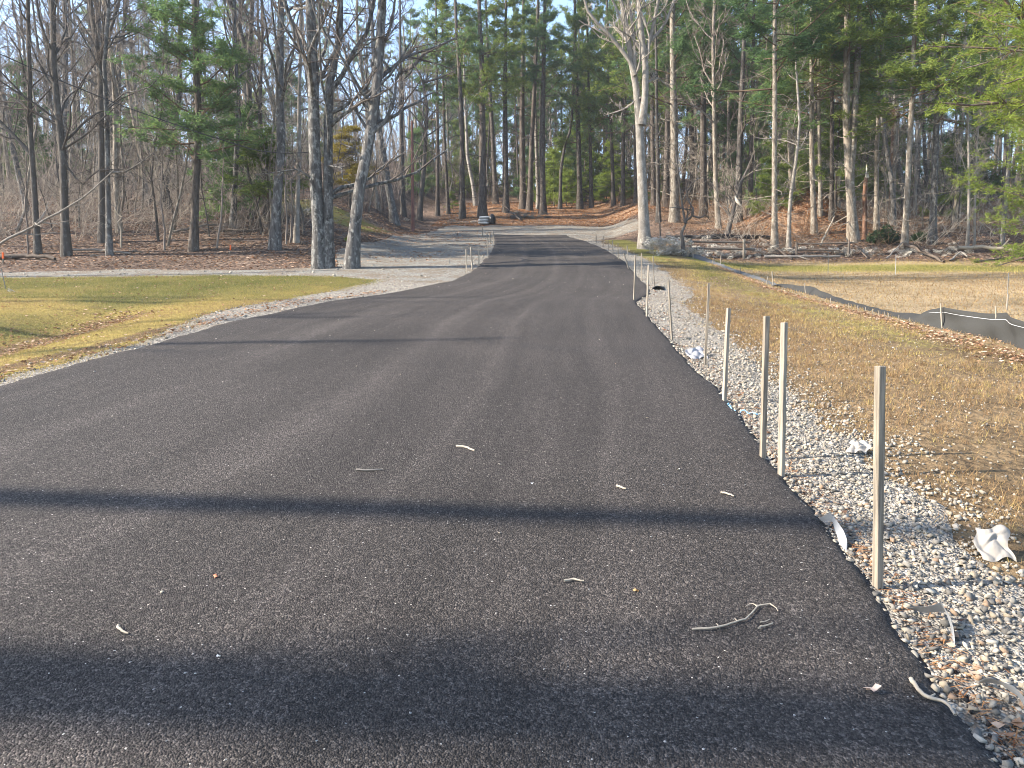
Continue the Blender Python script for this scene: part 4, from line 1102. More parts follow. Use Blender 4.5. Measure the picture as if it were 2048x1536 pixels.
def rocks_joined(name, pos, size, rng, mat, parent=None):
    V = []; F = []; TN = []; off = 0
    kind = rng.integers(0, len(ROCKS), len(pos)); R = rots(len(pos), rng)
    tint = rng.random(len(pos))
    for k, (v, f) in enumerate(ROCKS):
        ix = np.where(kind == k)[0]
        if not len(ix): continue
        w = np.einsum('nij,vj->nvi', R[ix], v) * size[ix][:, None, None] + pos[ix][:, None, :]
        V.append(w.reshape(-1, 3)); F.append((f[None] + (np.arange(len(ix)) * len(v))[:, None, None]).reshape(-1, 3) + off)
        TN.append(np.repeat(tint[ix], len(v))); off += len(ix) * len(v)
    me = mesh_np(name, np.concatenate(V), tris=np.concatenate(F)); add_attr(me, 'tint', np.concatenate(TN))
    return tag(ob(name, me, mat, parent), kind='stuff')

rng = np.random.default_rng(51)
def in_frame(x, y, m=30):
    u, v, f = project(np.c_[x, y, H(x, y)])
    return (u > -m) & (u < 2048 + m) & (v < 1536 + 3 * m) & (f > .3)
def shoulder_pts(n, y0, y1, dfn, x0, x1, soft, pw=1.0):
    y = y0 + (y1 - y0) * rng.random(n) ** pw
    x = x0(y) + (x1(y) - x0(y)) * rng.random(n)
    d = dfn(x, y)
    k = (rng.random(n) < sstep(-soft, .12, d)) & in_frame(x, y)
    return x[k], y[k]
x1, y1 = shoulder_pts(24000, 1.7, 10, shoulder_d, lambda y: xR(y) - .02, lambda y: xR(y) + 2.0, .55, 1.35)
x2, y2 = shoulder_pts(9000, 10, 46, shoulder_d, lambda y: xR(y), lambda y: xR(y) + 2.2, .5, 1.3)
x3, y3 = shoulder_pts(9000, 5.5, 25, leftshoulder_d, lambda y: xL(y) - 2.8, lambda y: xL(y) + .03, .35, 1.2)
k = (x3 < xL(y3) + .02) & (y3 < 24); x3, y3 = x3[k], y3[k]
s1 = .007 + .020 * rng.random(len(x1)) ** 3.2; s2 = .011 + .024 * rng.random(len(x2)) ** 3; s3 = .012 + .026 * rng.random(len(x3)) ** 2.6
X_ = np.r_[x1, x2]; Y_ = np.r_[y1, y2]; S_ = np.r_[s1, s2]
Zp = H(X_, Y_) + np.clip(shoulder_d(X_, Y_) * .14, 0, .02)
POS = np.c_[X_, Y_, Zp + S_ * .25]
dist = np.linalg.norm(POS - [0, 0, CAMZ], axis=1)
rank = np.argsort(-S_ / dist)
big = rank[:300]; rest = rank[300:]
rocks_joined('pebbles', POS[rest], S_[rest], rng, STONE_MAT, gravel_shoulder)
STONE_ME = []
scols = [(.12, .112, .10), (.185, .172, .15), (.28, .232, .17), (.22, .206, .18), (.30, .265, .21), (.38, .345, .29), (.25, .175, .12), (.15, .14, .125)]
smats = [plain(f'stone_{i}', c, .9, 60, .18, .4, .2) for i, c in enumerate(scols)]
for i, (v, f) in enumerate(ROCKS_L):
    me = mesh_np('stone', v, tris=f); me.materials.append(smats[i % len(smats)]); STONE_ME.append(me)
for j, i in enumerate(big):
    o = ob('stone', STONE_ME[int(rng.integers(12))], None, gravel_shoulder, tuple(POS[i]))
    o.scale = (S_[i],) * 3; o.rotation_euler = (rng.normal() * .5, rng.normal() * .5, rng.random() * 6.28)
    o.material_slots[0].link = 'OBJECT'; o.material_slots[0].material = smats[int(rng.integers(8))]
Z3 = H(x3, y3)
rocks_joined('pebbles', np.c_[x3, y3, Z3 + s3 * .3], s3, rng, STONE_MAT, gravel_shoulder_l)
# loose stones on the verge, the gravel drive and the bank
n = 8500; y = 2 + 26 * rng.random(n) ** 1.3; x = xR(y) + .6 + (5 - .0 * y) * rng.random(n) ** 1.8
k = in_frame(x, y) & (x < FENCE_X(y)); x, y = x[k], y[k]; s = .007 + .017 * rng.random(len(x)) ** 3
rocks_joined('loose_stones', np.c_[x, y, H(x, y) + s * .2], s, rng, STONE_MAT)
n = 9000; y = 21 + 36 * rng.random(n); x = -16 + 24 * rng.random(n); d = gravel_d(x, y)
k = (d > 0) & in_frame(x, y) & ((x < xL(y) - .1) | (x > xR(y) + .1) | (y > ROAD_END + .3)); x, y = x[k], y[k]; s = .015 + .05 * rng.random(len(x)) ** 4
rocks_joined('loose_stones', np.c_[x, y, H(x, y) + .02 + s * .2], s, rng, STONE_MAT)

# ------------------------------------------------------------------ grass, leaves
def blades(name, x, y, h, w, tint, rng, mat, zoff=0.0):
    n = len(x); z = H(x, y) + zoff
    a = rng.random(n) * 6.283; lean = rng.normal(size=(n, 2)) * .55 * h[:, None]
    dx = np.cos(a) * w * .5; dy = np.sin(a) * w * .5
    v = np.stack([np.c_[x - dx, y - dy, z - .004], np.c_[x + dx, y + dy, z - .004], np.c_[x + lean[:, 0], y + lean[:, 1], z + h]], 1).reshape(-1, 3)
    me = mesh_np(name, v, tris=np.arange(3 * n).reshape(-1, 3)); add_attr(me, 'tint', np.repeat(np.clip(tint, 0, 1), 3))
    return tag(ob(name, me, mat), kind='stuff')
GRASSM = speckle('grass_blades', [(.20, .12, .06), (.30, .205, .105), (.39, .305, .11), (.235, .21, .06), (.10, .115, .03), (.05, .075, .02)], transl=.3)
n = 560000; y = 5 + 20 * rng.random(n) ** 1.15; x = -17 + 16 * rng.random(n)
k = in_frame(x, y) & (lawn_d(x, y) > -.35 * rng.random(n) ** 2); x, y = x[k], y[k]
g = lawn_green(x, y) + (fbm(x * .9, y * .9, 71) - .5) * 1.0; b = lawn_bare(x, y)
k = rng.random(len(x)) > b * .7; x, y, g = x[k], y[k], g[k]
blades('grass', x, y, .025 + .04 * rng.random(len(x)), .004 + .00035 * y,   .30 + .36 * g + rng.normal(size=len(x)) * .12, rng, GRASSM)
n = 190000; y = 2.2 + 28 * rng.random(n) ** 1.5; x = xR(y) + .35 + 6.2 * rng.random(n)
pat = fbm(x * 1.1, y * 1.1, 81)
k = in_frame(x, y) & (x < FENCE_X(y) + .3) & (rng.random(n) < sstep(.35, .65, pat) * .9 + .12) & (rng.random(n) < sstep(.5, 1.5, x - xR(y)) + .05); x, y = x[k], y[k]
gg = np.exp(-((x - FENCE_X(y) + 1.0) / .8) ** 2) * sstep(7, 12, y) + .35 * sstep(.62, .75, fbm(x * .5, y * .5, 55))
blades('dry_grass', x, y, .012 + .05 * rng.random(len(x)) ** 1.6 * (.5 + fbm(x * 4, y * 4, 83)), .0035 + .0004 * y, .13 + .42 * gg + rng.normal(size=len(x)) * .12, rng, GRASSM)
# tufts of dead grass standing on the verge
nc = 3200; cy = 2.3 + 17 * rng.random(nc) ** 1.4; cx = xR(cy) + .7 + 5.6 * rng.random(nc) ** .8; kk = in_frame(cx, cy) & (cx < FENCE_X(cy)) & (fbm(cx * 1.3, cy * 1.3, 85) > .42); cx, cy = cx[kk], cy[kk]
x = np.repeat(cx, 14) + rng.normal(size=len(cx) * 14) * .028; y = np.repeat(cy, 14) + rng.normal(size=len(cx) * 14) * .028
hh = np.repeat(.03 + .05 * rng.random(len(cx)), 14) * (.6 + .6 * rng.random(len(x)))
blades('dry_tufts', x, y, hh, .0028 + .0004 * y, .16 + np.repeat(rng.normal(size=len(cx)) * .10, 14) + rng.normal(size=len(x)) * .07, rng, GRASSM)
n = 60000; y = 10 + 25 * rng.random(n); x = 7.2 + 19 * rng.random(n)
k = in_frame(x, y) & (x > FENCE_X(y) + .2); x, y = x[k], y[k]
gg = np.exp(-((y - 31.5 + .03 * (x - 8)) / 1.7) ** 2)
blades('field_grass', x, y, .02 + .05 * rng.random(len(x)), .008 + .0005 * y, .15 + .5 * gg + rng.normal(size=len(x)) * .1, rng, GRASSM)

LEAFM = speckle('dead_leaves', [(.07, .04, .028), (.15, .08, .05), (.24, .13, .075), (.33, .18, .10), (.42, .27, .17), (.50, .36, .26)], .5, transl=.2)
LEAFO = speckle('orange_leaves', [(.18, .07, .03), (.32, .14, .055), (.44, .22, .09), (.50, .32, .17)], .5, transl=.25)
def leaves(name, x, y, size, zoff, rng, mat, bias=0.0):
    n = len(x); c = np.c_[x, y, H(x, y) + zoff]
    R = rots(n, rng, .45); s = size[:, None, None]
    loc = np.array([[-.5, 0, .10], [0, -.32, -.02], [.5, 0, .12], [0, .32, -.02]])
    v = np.einsum('nij,vj->nvi', R, loc) * s + c[:, None, :]; v[..., 2] += size[:, None] * .1
    i = np.arange(n)[:, None] * 4
    t = np.concatenate([i + [0, 1, 3], i + [1, 2, 3]], 1).reshape(-1, 3)
    me = mesh_np(name, v.reshape(-1, 3), tris=t); add_attr(me, 'tint', np.repeat(np.clip(rng.random(n) ** 1.2 + bias, 0, 1), 4))
    return tag(ob(name, me, mat), kind='stuff')
n = 90000; y = 24 + 36 * rng.random(n) ** 1.1; x = -38 + 70 * rng.random(n)
k = in_frame(x, y) & (gravel_d(x, y) < .1) & ((x < -3) | (x > 9) | (y > 57)) & ~((m := (x > 6)) & (y < 35 - .04 * (x - 8))) & ~((x < 0) & (y < 25 + rng.random(n) * 3))
x, y = x[k], y[k]
leaves('leaf_litter', x, y, .06 + .07 * rng.random(len(x)), .0, rng, LEAFM)
n = 26000; y = 57 + 26 * rng.random(n); x = -6 + 24 * rng.random(n); k = in_frame(x, y) & (gravel_d(x, y) < 0); x, y = x[k], y[k]
n2 = 9000; xx = 17.2 + rng.normal(size=n2) * 2.0; yy = 45.6 + rng.normal(size=n2) * 1.8
x = np.r_[x, xx]; y = np.r_[y, yy]
leaves('orange_leaf_litter', x, y, .08 + .08 * rng.random(len(x)), .0, rng, LEAFO)
# scattered leaves on lawn swale, gravel bank and shoulders
n = 1500; y = 7 + 9 * rng.random(n); x = -7.5 - .05 * (y - 10) + rng.normal(size=n) * .4
n2 = 4200; yy = 26 + 26 * rng.random(n2); xx = -8 + 8 * rng.random(n2); kk = (fbm(xx * .5, yy * 1.3, 91) > .5) & (xx < xL(yy) - .15); xx, yy = xx[kk], yy[kk]
n3 = 900; y3_ = 5 + 14 * rng.random(n3); x3_ = xL(y3_) - .3 - np.abs(rng.normal(size=n3)) * .3
n4 = 130; y4_ = 1.8 + 20 * rng.random(n4); x4_ = xR(y4_) + .08 + np.abs(rng.normal(size=n4)) * .10
n5 = 1500; y5 = 6 + 18 * rng.random(n5); x5 = -16 + 13 * rng.random(n5); k5 = (lawn_d(x5, y5) > -.3) & (x5 < xL(y5)); x5, y5 = x5[k5], y5[k5]
x = np.r_[x, xx, x3_, x4_, x5]; y = np.r_[y, yy, y3_, y4_, y5]; k = in_frame(x, y); x, y = x[k], y[k]
leaves('fallen_leaves', x, y, .03 + .025 * rng.random(len(x)) + .0014 * y, .03, rng, LEAFM, .15)
n = 1400; y = 1.7 + 9 * rng.random(n) ** 1.5; x = xR(y) + .04 + np.abs(rng.normal(size=n)) * .085; a = rng.random(n) * 6.283; L = .03 + .05 * rng.random(n)
z = H(x, y) + .025 + .012 * rng.random(n); dx, dy = np.cos(a) * L, np.sin(a) * L
v = np.stack([np.c_[x - dy * .04, y + dx * .04, z], np.c_[x + dy * .04, y - dx * .04, z], np.c_[x + dx, y + dy, z + rng.normal(size=n) * .006]], 1).reshape(-1, 3)
me = mesh_np('pine_straw', v, tris=np.arange(3 * n).reshape(-1, 3)); add_attr(me, 'tint', np.repeat(rng.random(n), 3)); tag(ob('pine_straw', me, LEAFO), kind='stuff')
n = 900; y = 1.7 + 16 * rng.random(n) ** 1.4; x = xR(y) + .03 + np.abs(rng.normal(size=n)) * .035; s = .005 + .012 * rng.random(n) ** 2
rocks_joined('asphalt_crumbs', np.c_[x, y, H(x, y) + .02 + s * .3], s, rng, ASPHALT)
# drift of red-brown leaves against the silt fence
n = 4600; y = 8 + 28 * rng.random(n) ** 1.5; nb = np.exp(-((y - 10.5) / 2.6) ** 2); w = .10 + .17 * nb
x = FENCE_X(y) - .02 - np.abs(rng.normal(size=n)) * w + rng.normal(size=n) * .05; hgt = np.exp(-((FENCE_X(y) - x) / (w * 1.3)) ** 2) * (.03 + .12 * nb)
leaves('leaf_drift', x, y, .035 + .04 * rng.random(n), hgt * rng.random(n), rng, LEAFM, .34)

# ------------------------------------------------------------------ wooden stakes
WOOD = plain('stake_wood', (.20, .172, .137), .9, 60, .5, .7, .1, stretch=(1, 1, .05))
WOOD_PALE = plain('stake_wood_pale', (.25, .22, .18), .9, 60, .45, .7, .1, stretch=(1, 1, .05))
def stake(pb, pt, w, label, seed, mat=WOOD, group='wooden stakes along the drive', name='wooden_stake', dz=0.0):
    rng = np.random.default_rng(seed)
    x, y, z = G(*pb); top = P(pt[0], pt[1], y + rng.normal() * .01); bot = np.array([x, y, z])
    ax = norm(top - bot); L = np.linalg.norm(top - bot)
    hw = w * .5
    bm = bmesh.new()
    bmesh.ops.create_cube(bm, size=1)
    for v in bm.verts: v.co = Vector((v.co.x * hw * 2, v.co.y * hw * 2.0, (v.co.z + .5) * (L + .12) - .12))
    bmesh.ops.subdivide_edges(bm, edges=[e for e in bm.edges if abs((e.verts[0].co - e.verts[1].co).z) > .1], cuts=5)
    for v in bm.verts: v.co.x += rng.normal() * .0008; v.co.y += rng.normal() * .0008
    bmesh.ops.bevel(bm, geom=[e for e in bm.edges if e.is_manifold and e.calc_face_angle(0) > .8], offset=hw * .13, segments=1, affect='EDGES')
    me = bpy.data.meshes.new(name); bm.to_mesh(me); bm.free()
    o = ob(name, me, mat, None, tuple(bot))
    o.rotation_mode = 'QUATERNION'
    o.rotation_quaternion = Vector(ax).to_track_quat('Z', 'Y') @ Matrix.Rotation(rng.uniform(-.35, .1) + .5, 3, 'Z').to_quaternion()
    return tag(o, label, 'stake', group)
RS = [((1755, 1186), (1760, 732), .034, 'nearest and tallest-looking wooden stake, standing in gravel at the right'),
      ((1562, 961), (1568, 645), .034, 'second wooden stake up the right side, pale front, right one of a close pair'),
      ((1525, 928), (1533, 632), .034, 'third wooden stake up the right side, left one of a close pair'),
      ((1448, 810), (1457, 616), .032, 'fourth wooden stake up the right, beside the blue string'),
      ((1410, 734), (1418, 566), .026, 'fifth wooden stake up the right, beside the crumpled white plastic'),
      ((1344, 682), (1337, 562), .022, 'thin grey stake leaning left, sixth up the right side'),
      ((1293, 638), (1297, 530), .028, 'stake at the asphalt edge just before the notch in the drive'),
      ((1268, 604), (1271, 510), .030, 'stake standing at the inner corner of the notch'),
      ((1309, 576), (1306, 512), .022, 'thin stake behind the black pipe end'),
      ((1283, 560), (1283, 506), .026, 'stake just above the black pipe end, left of the thin one'),
      ((1258, 541), (1248, 506), .03, 'leaning stake at the right asphalt edge past the notch'),
      ((1256, 513), (1254, 491), .028, 'short pale stake in the green strip left of the pale beech'),
      ((1237, 521), (1236, 486), .028, 'grey stake past the notch, lower left of the short pale one'),
      ((1226, 509), (1225, 481), .028, 'pale stake at far right edge, fourth from the road end'),
      ((1217, 500), (1216, 477), .024, 'thin stake at far right edge, third from the road end'),
      ((1207, 494), (1207, 472), .024, 'thin stake at far right edge, second from the road end'),
      ((1193, 488), (1192, 467), .024, 'last stake at the far right edge by the road end')]
for i, (a, b, w, lab) in enumerate(RS): stake(a, b, w, lab, 900 + i, WOOD_PALE if i in (1, 3, 6, 11, 13) else WOOD)
LS = [((933, 546), (932, 498), .03, 'leftmost grey stake on the gravel bank at the left asphalt edge'),
      ((945, 541), (942, 494), .04, 'bright white stake on the gravel bank, second from left'),
      ((958, 535), (958, 493), .03, 'third stake from left on the gravel bank, grey and upright'),
      ((976, 520), (975, 478), .03, 'reddish-grey stake at the bend of the left asphalt edge'),
      ((965, 475), (965, 452), .05, 'white stake standing against the light gravel of the turnaround'),
      ((975, 484), (975, 467), .04, 'first of three short stakes at far left road edge'),
      ((981, 487), (980, 468), .04, 'middle of three short stakes at far left road edge'),
      ((988, 489), (986, 462), .04, 'last and tallest of three stakes at far left road edge')]
for i, (a, b, w, lab) in enumerate(LS): stake(a, b, w, lab, 930 + i, WOOD_PALE)
ORANGE = plain('paint_orange', (.85, .16, .04), .7, 20, .1)
for i, (a, b, lab) in enumerate([((6, 527), (6, 505), 'orange-topped survey stake at far left by the gravel drive'), ((460, 509), (461, 490), 'orange-topped survey stake in leaves behind the gravel drive')]):
    s = stake(a, b, .04, lab, 950 + i, WOOD, None, 'survey_stake')
    L = (P(b[0], b[1], s.location.y)[2] - s.location.z)
    bm = bmesh.new(); bmesh.ops.create_cube(bm, size=1)
    for v in bm.verts: v.co = Vector((v.co.x * .052, v.co.y * .052, L * .45 + (v.co.z + .5) * L * .56))
    me = bpy.data.meshes.new('painted_tip'); bm.to_mesh(me); bm.free(); ob('painted_tip', me, ORANGE, s)
METAL = plain('post_metal', (.13, .13, .125), .6, 20, .2)
def thin_post(pb, pt, w, label, mat, cat='post', group=None, name='thin_post'):
    x, y, z = G(*pb); t = P(pt[0], pt[1], y)
    q = resample([(x, y, z - .1), (x, y, z), t], 4)
    o = ob(name, Tubes().add(q, np.full(4, w), 6).mesh(name, (x, y, z)), mat, None, (x, y, z)); return tag(o, label, cat, group)
thin_post((12, 580), (2, 536), .012, 'thin dark post beside the white rock at far left', METAL)
thin_post((1656, 549), (1657, 507), .011, 'thin post in the field below the leaf mound', METAL)
thin_post((1791, 549), (1792, 508), .013, 'grey post in the field below the right-leaning pine', plain('post_grey', (.33, .33, .32)))
thin_post((1441, 533), (1442, 511), .016, 'short pale post at field edge by rail fence', WOOD_PALE)
thin_post((1386, 517), (1386, 503), .02, 'short pale post at the foot of the crooked little tree', WOOD_PALE)
pp = thin_post((2013, 621), (2016, 588), .019, 'post in the field behind the silt fence, pale below and dark above', WOOD_PALE)
_y = pp.location.y
ob('dark_rod', Tubes().add(resample([P(2015, 592, _y), P(2017, 546, _y)], 3), np.full(3, .010), 6).mesh('dark_rod', pp.location), METAL, pp)
for i, (px_, h) in enumerate([((1322, 505), (1317, 400))]):
    thin_post(px_, h, .035, 'slim straight pole standing before the sunlit pine by stone wall', BARK_PINE, 'pole')

# ------------------------------------------------------------------ red-brown pole with a wire sagging across the wood
REDP = plain('pole_redwood', (.17, .085, .07), .85, 10, .25, .4, .2, stretch=(1, 1, .15))
x, y, z = G(826, 462); t = P(824, 243, y)
pole = empty('utility_pole', (x, y, z), 'weathered red-brown pole standing in leaves right of the leaning oak', 'pole')
ob('pole_shaft', Tubes().add(resample([(x, y, z - .3), t], 5), np.linspace(.115, .085, 5), 12).mesh('pole_shaft', (x, y, z)), REDP, pole)
ob('bracket', Tubes().add(resample([t - [.2, .0, .12], t - [-.15, .0, .12]], 3), np.full(3, .03), 6).mesh('bracket', (x, y, z)), METAL, pole)
q = [P(628, 303, 27.2), P(600, 306, 27.1), P(560, 306, 27.0), P(512, 301, 26.8), P(400, 266, 26.3), P(250, 214, 25.6), P(120, 161, 25.0), P(0, 108, 24.5), P(-330, -60, 23)]
BLACK = plain('cable_black', (.03, .03, .032), .6)
wire = ob('utility_wire', Tubes().add(resample(q, 40), np.full(40, .017), 5).mesh('utility_wire'), BLACK)
tag(wire, 'black cable sagging from the double-stemmed oak across the wood to the left', 'cable')
e = q[-1]; pz = float(H(e[0], e[1]))
p2 = empty('utility_pole', (e[0], e[1], pz), 'plain wooden pole left of the view carrying the cable', 'pole')
ob('pole_shaft', Tubes().add(resample([(e[0], e[1], pz - .3), e + [0, 0, .3]], 5), np.linspace(.14, .10, 5), 12).mesh('pole_shaft', (e[0], e[1], pz)), BARK_PINE, p2)

# ------------------------------------------------------------------ silt fence
FAB = plain('silt_fabric', (.05, .05, .048), .8, 60, .2, .4, .2, .25, stretch=(1, 1, 8))
STRIPE = plain('stripe_white', (.36, .37, .38), .8)
def strip_mesh(name, base, hts, lean, rng, rows=7, thick=.004, K=150, wav=.05, h0=0.0, h1=1.0, dx=0.0):
    B = resample(base, K); d = np.r_[0, np.cumsum(np.linalg.norm(np.diff(B, axis=0), axis=1))]
    bd = np.r_[0, np.cumsum(np.linalg.norm(np.diff(np.asarray(base), axis=0), axis=1))]
    h = np.interp(d, bd, hts) * (1 - .17 * np.abs(np.sin(d * 1.15)) ** 1.0); ln = np.interp(d, bd, lean)
    T = norm(np.gradient(B, axis=0)); Nn = norm(np.cross(T, [0, 0, 1.0]))
    V = []
    s = np.linspace(h0, h1, rows)
    for k in s:
        w = wav * np.sin(d * 3.1 + k * 2.0) * np.sin(np.pi * min(1, k + .15)) + wav * .5 * np.sin(d * 8.3 - k * 3)
        V.append(B + Nn * (ln * k + w + dx)[:, None] + np.c_[0 * d, 0 * d, h * k * (1 - .06 * np.sin(d * 2.2) ** 2 * k)])
    A = np.stack(V, 0)
    A2 = A + Nn[None] * thick
    v = np.concatenate([A.reshape(-1, 3), A2.reshape(-1, 3)])
    f = grid_faces(K, rows); n = rows * K
    fr_ = np.array([[i, i + 1, n + i + 1, n + i] for i in range((rows - 1) * K, rows * K - 1)])
    return v, np.concatenate([f, f[:, ::-1] + n, fr_])
rng = np.random.default_rng(88)
fpx = [(2160, 742), (2060, 704), (1990, 680), (1935, 668), (1882, 658), (1848, 650), (1815, 643), (1760, 628), (1700, 612), (1650, 598), (1610, 587), (1575, 578), (1542, 570)]
base = np.array([G(*p) for p in fpx])
base[:, 2] -= .01
hts = [.50, .48, .47, .48, .46, .34, .16, .06, .05, .08, .22, .16, .05]
lean = [.02, .02, .0, .0, .02, .15, .22, .25, .25, .25, .12, .15, .2]
root = empty('silt_fence', tuple(base[4]), 'sagging dark grey silt fence with white stripe along the field edge', 'fence')
v, f = strip_mesh('fabric', base, hts, lean, rng)
ob('fabric', mesh_np('fabric', v - base[4], f, smooth=True), FAB, root)
v, f = strip_mesh('stripe', base[:6], [a for a in hts[:6]], lean[:6], rng, 2, .004, 70, .05, .765, .782, -.012)
ob('stripe', mesh_np('stripe', v - base[4], f, smooth=True), STRIPE, root)
for i, (u, vb, vt) in enumerate([(1882, 658, 606), (1992, 681, 612), (2075, 708, 625), (1545, 572, 543), (1610, 588, 566)]):
    x, y, z = G(u, vb); t = P(u - 1, vt, y + .05)
    ob('post', Tubes().add(resample([(x + .03, y, z - .1), t], 4), np.full(4, .013), 4).mesh('post', base[4]), WOOD_PALE, root)
for i, (u, vb) in enumerate([(1661, 607), (1698, 617), (1716, 621), (1731, 625), (1745, 629), (1758, 632), (1769, 634), (1777, 637), (1798, 641), (1820, 646)]):
    x, y, z = G(u, vb); t = P(u, vb - 11, y)
    ob('peg', Tubes().add(resample([(x, y, z - .05), t], 3), np.full(3, .008), 4).mesh('peg', base[4]), WOOD_PALE, root)
fpx = [(1542, 572), (1500, 556), (1460, 541), (1420, 526), (1390, 517), (1350, 505), (1330, 497)]
base = np.array([G(*p) for p in fpx])
root = empty('silt_fence', tuple(base[2]), 'collapsed grey silt fence lying in leaves along the green verge', 'fence')
v, f = strip_mesh('fabric', base, [.05, .07, .05, .08, .16, .1, .06], [.2, .2, .18, .2, .2, .2, .15], rng, 5, .004, 90, .05)
ob('fabric', mesh_np('fabric', v - base[2], f, smooth=True), plain('silt_fabric_grey', (.085, .088, .09), .8, 60, .25, .3, .2), root)
for px_ in ((1532, 568), (1478, 548), (1424, 528)):
    x, y, z = G(*px_)
    ob('post', Tubes().add(resample([(x, y, z - .1), (x + .05, y, z + .22)], 3), np.full(3, .015), 4).mesh('post', base[2]), WOOD, root)
# dark fabric strip behind the stone wall
q0 = np.array([G(u, 478) for u in (1332, 1370, 1410, 1450, 1500, 1550)]); q0[:, 2] -= .05
root = empty('silt_fence', tuple(q0[2]), 'black silt fence strip stretched behind the stone wall', 'fence')
v, f = strip_mesh('fabric', q0, [.26, .3, .3, .34, .32, .2], [.05] * 6, rng, 5, .004, 70, .06)
ob('fabric', mesh_np('fabric', v - q0[2], f, smooth=True), plain('silt_fabric_black', (.02, .02, .022), .7), root)
for i in range(6):
    b = q0[i]; ob('post', Tubes().add(resample([b - [0, 0, .1], b + [.02, 0, .36]], 3), np.full(3, .018), 4).mesh('post', q0[2]), WOOD, root)

# ------------------------------------------------------------------ stone wall, heaps, boulders
def rock_mat(name, a, b, moss):
    m, nt = new_mat(name); co = objco(nt); rnd = nd(nt, 'ShaderNodeObjectInfo').outputs['Random']
    v = nd(nt, 'ShaderNodeVectorMath', {0: co, 1: nd(nt, 'ShaderNodeCombineXYZ', {0: rnd, 1: rnd, 2: rnd}).outputs[0]}, operation='ADD').outputs[0]
    n = noise(nt, v, 3.5, 5, .65); n2 = noise(nt, v, 1.6, 4, .6)
    c = ramp(nt, n, [(.3, a), (.65, b)]); c = mixc(nt, maprange(nt, n2, .52, .62), c, moss)
    k = maprange(nt, rnd, 0, 1, .65, 1.25)
    c = mixc(nt, 1.0, c, nd(nt, 'ShaderNodeCombineXYZ', {0: k, 1: k, 2: k}).outputs[0], 'MULTIPLY')
    finish(nt, c, .95, n, .8, .05, .15); return m
FIELD_STONE = rock_mat('field_stone', (.34, .315, .275), (.56, .52, .45), (.42, .40, .345))
DARK_STONE = rock_mat('dark_stone', (.06, .06, .06), (.20, .20, .195), (.13, .15, .11))
BIG_ME = []
for v, f in BIGR:
    me = mesh_np('stone', v, tris=f, smooth=False); BIG_ME.append(me)
def put_rock(name, loc, s, mat, parent=None, rng=rng, rel=(0, 0, 0)):
    me = BIG_ME[int(rng.integers(len(BIG_ME)))]
    if not me.materials: me.materials.append(mat)
    o = ob(name, me, None, parent, tuple(np.asarray(loc) - np.asarray(rel)))
    o.scale = s; o.rotation_euler = (rng.normal() * .25, rng.normal() * .25, rng.random() * 6.28)
    o.material_slots[0].link = 'OBJECT'; o.material_slots[0].material = mat
    return o
def stone_wall(px0, px1, n, smin, smax, layers, label, mat, depth=.5, name='stone_wall', cat='wall', hump=0):
    a = np.array(G(*px0)); b = np.array(G(*px1)); c = (a + b) / 2
    root = empty(name, tuple(c), label, cat)
    for i in range(n):
        t = rng.random(); l = int(rng.random() ** 1.5 * layers)
        if hump: l = int(l * (1 - abs(2 * t - 1) ** 2))
        p = a + (b - a) * t
        p = p + np.array([rng.normal() * .12, rng.normal() * depth * .5, 0])
        s = smin + (smax - smin) * rng.random() ** 1.5
        p[2] = float(H(p[0], p[1])) + s * .35 + l * smin * 1.05
        put_rock('stone', p, (s, s * rng.uniform(.7, 1), s * rng.uniform(.55, .85)), mat, root, rel=c)
    return root
stone_wall((1298, 508), (1392, 514), 80, .16, .42, 4, 'tumbled pale fieldstone wall right of the pale beech', FIELD_STONE, .9)
stone_wall((1392, 510), (1560, 512), 80, .14, .34, 3, 'low fieldstone wall running behind the rail fence', FIELD_STONE, .9)
stone_wall((1560, 508), (1930, 510), 100, .12, .30, 2, 'low rubble wall under brush along the field edge', FIELD_STONE, 1.0)
stone_wall((1012, 437), (1100, 436), 60, .16, .36, 3, 'dark heap of stones at the back of the turnaround', DARK_STONE, .9, 'stone_heap', 'stone heap')
stone_wall((920, 446), (955, 445), 14, .12, .28, 1, 'short row of grey stones left of the white sacks', FIELD_STONE, .5, 'stone_row', 'stone heap')
for i, (px_, w, hr, lab, mat) in enumerate([
    ((22, 586), 26, .6, 'white rock at far left edge of the lawn', FIELD_STONE), ((904, 446), 22, .8, 'pale boulder between red-brown pole and small stones', FIELD_STONE),
    ((888, 450), 10, .8, 'small white stone beside the pale boulder', FIELD_STONE), ((812, 442), 18, .8, 'pale boulder right of the left-leaning maple', FIELD_STONE),
    ((622, 432), 58, .7, 'large sloping grey boulder behind the double oak', FIELD_STONE), ((770, 466), 26, .6, 'grey rock in the leaves right of leaning oak', DARK_STONE),
    ((605, 490), 24, .7, 'mossy dark rock beside the thin pale-edged tree', DARK_STONE), ((272, 506), 34, .5, 'dark flat rock in leaves between paired ash and green pine', DARK_STONE),
    ((188, 513), 24, .5, 'dark low rock left of the paired ash trunks', DARK_STONE), ((1412, 486), 34, .9, 'largest pale squarish boulder in the stone wall gap', FIELD_STONE),
    ((1905, 492), 26, .8, 'pale lichened boulder by the pale saplings', FIELD_STONE), ((1338, 469), 9, 1.2, 'upright white stone behind the wall', FIELD_STONE),
    ((1466, 468), 12, 1.2, 'pale upright stone at foot of the slanting dead tree', FIELD_STONE), ((1170, 432), 14, .6, 'small boulder at the edge of the leafy path', FIELD_STONE),
    ((480, 482), 34, .5, 'grey rock by the mossy-footed tree', DARK_STONE)]):
    x, y, z = G(*px_); r = px_r(w, y)
    o = put_rock('boulder', (x, y, z + r * hr * .4), (r, r * .85, r * hr), mat); tag(o, lab, 'boulder')

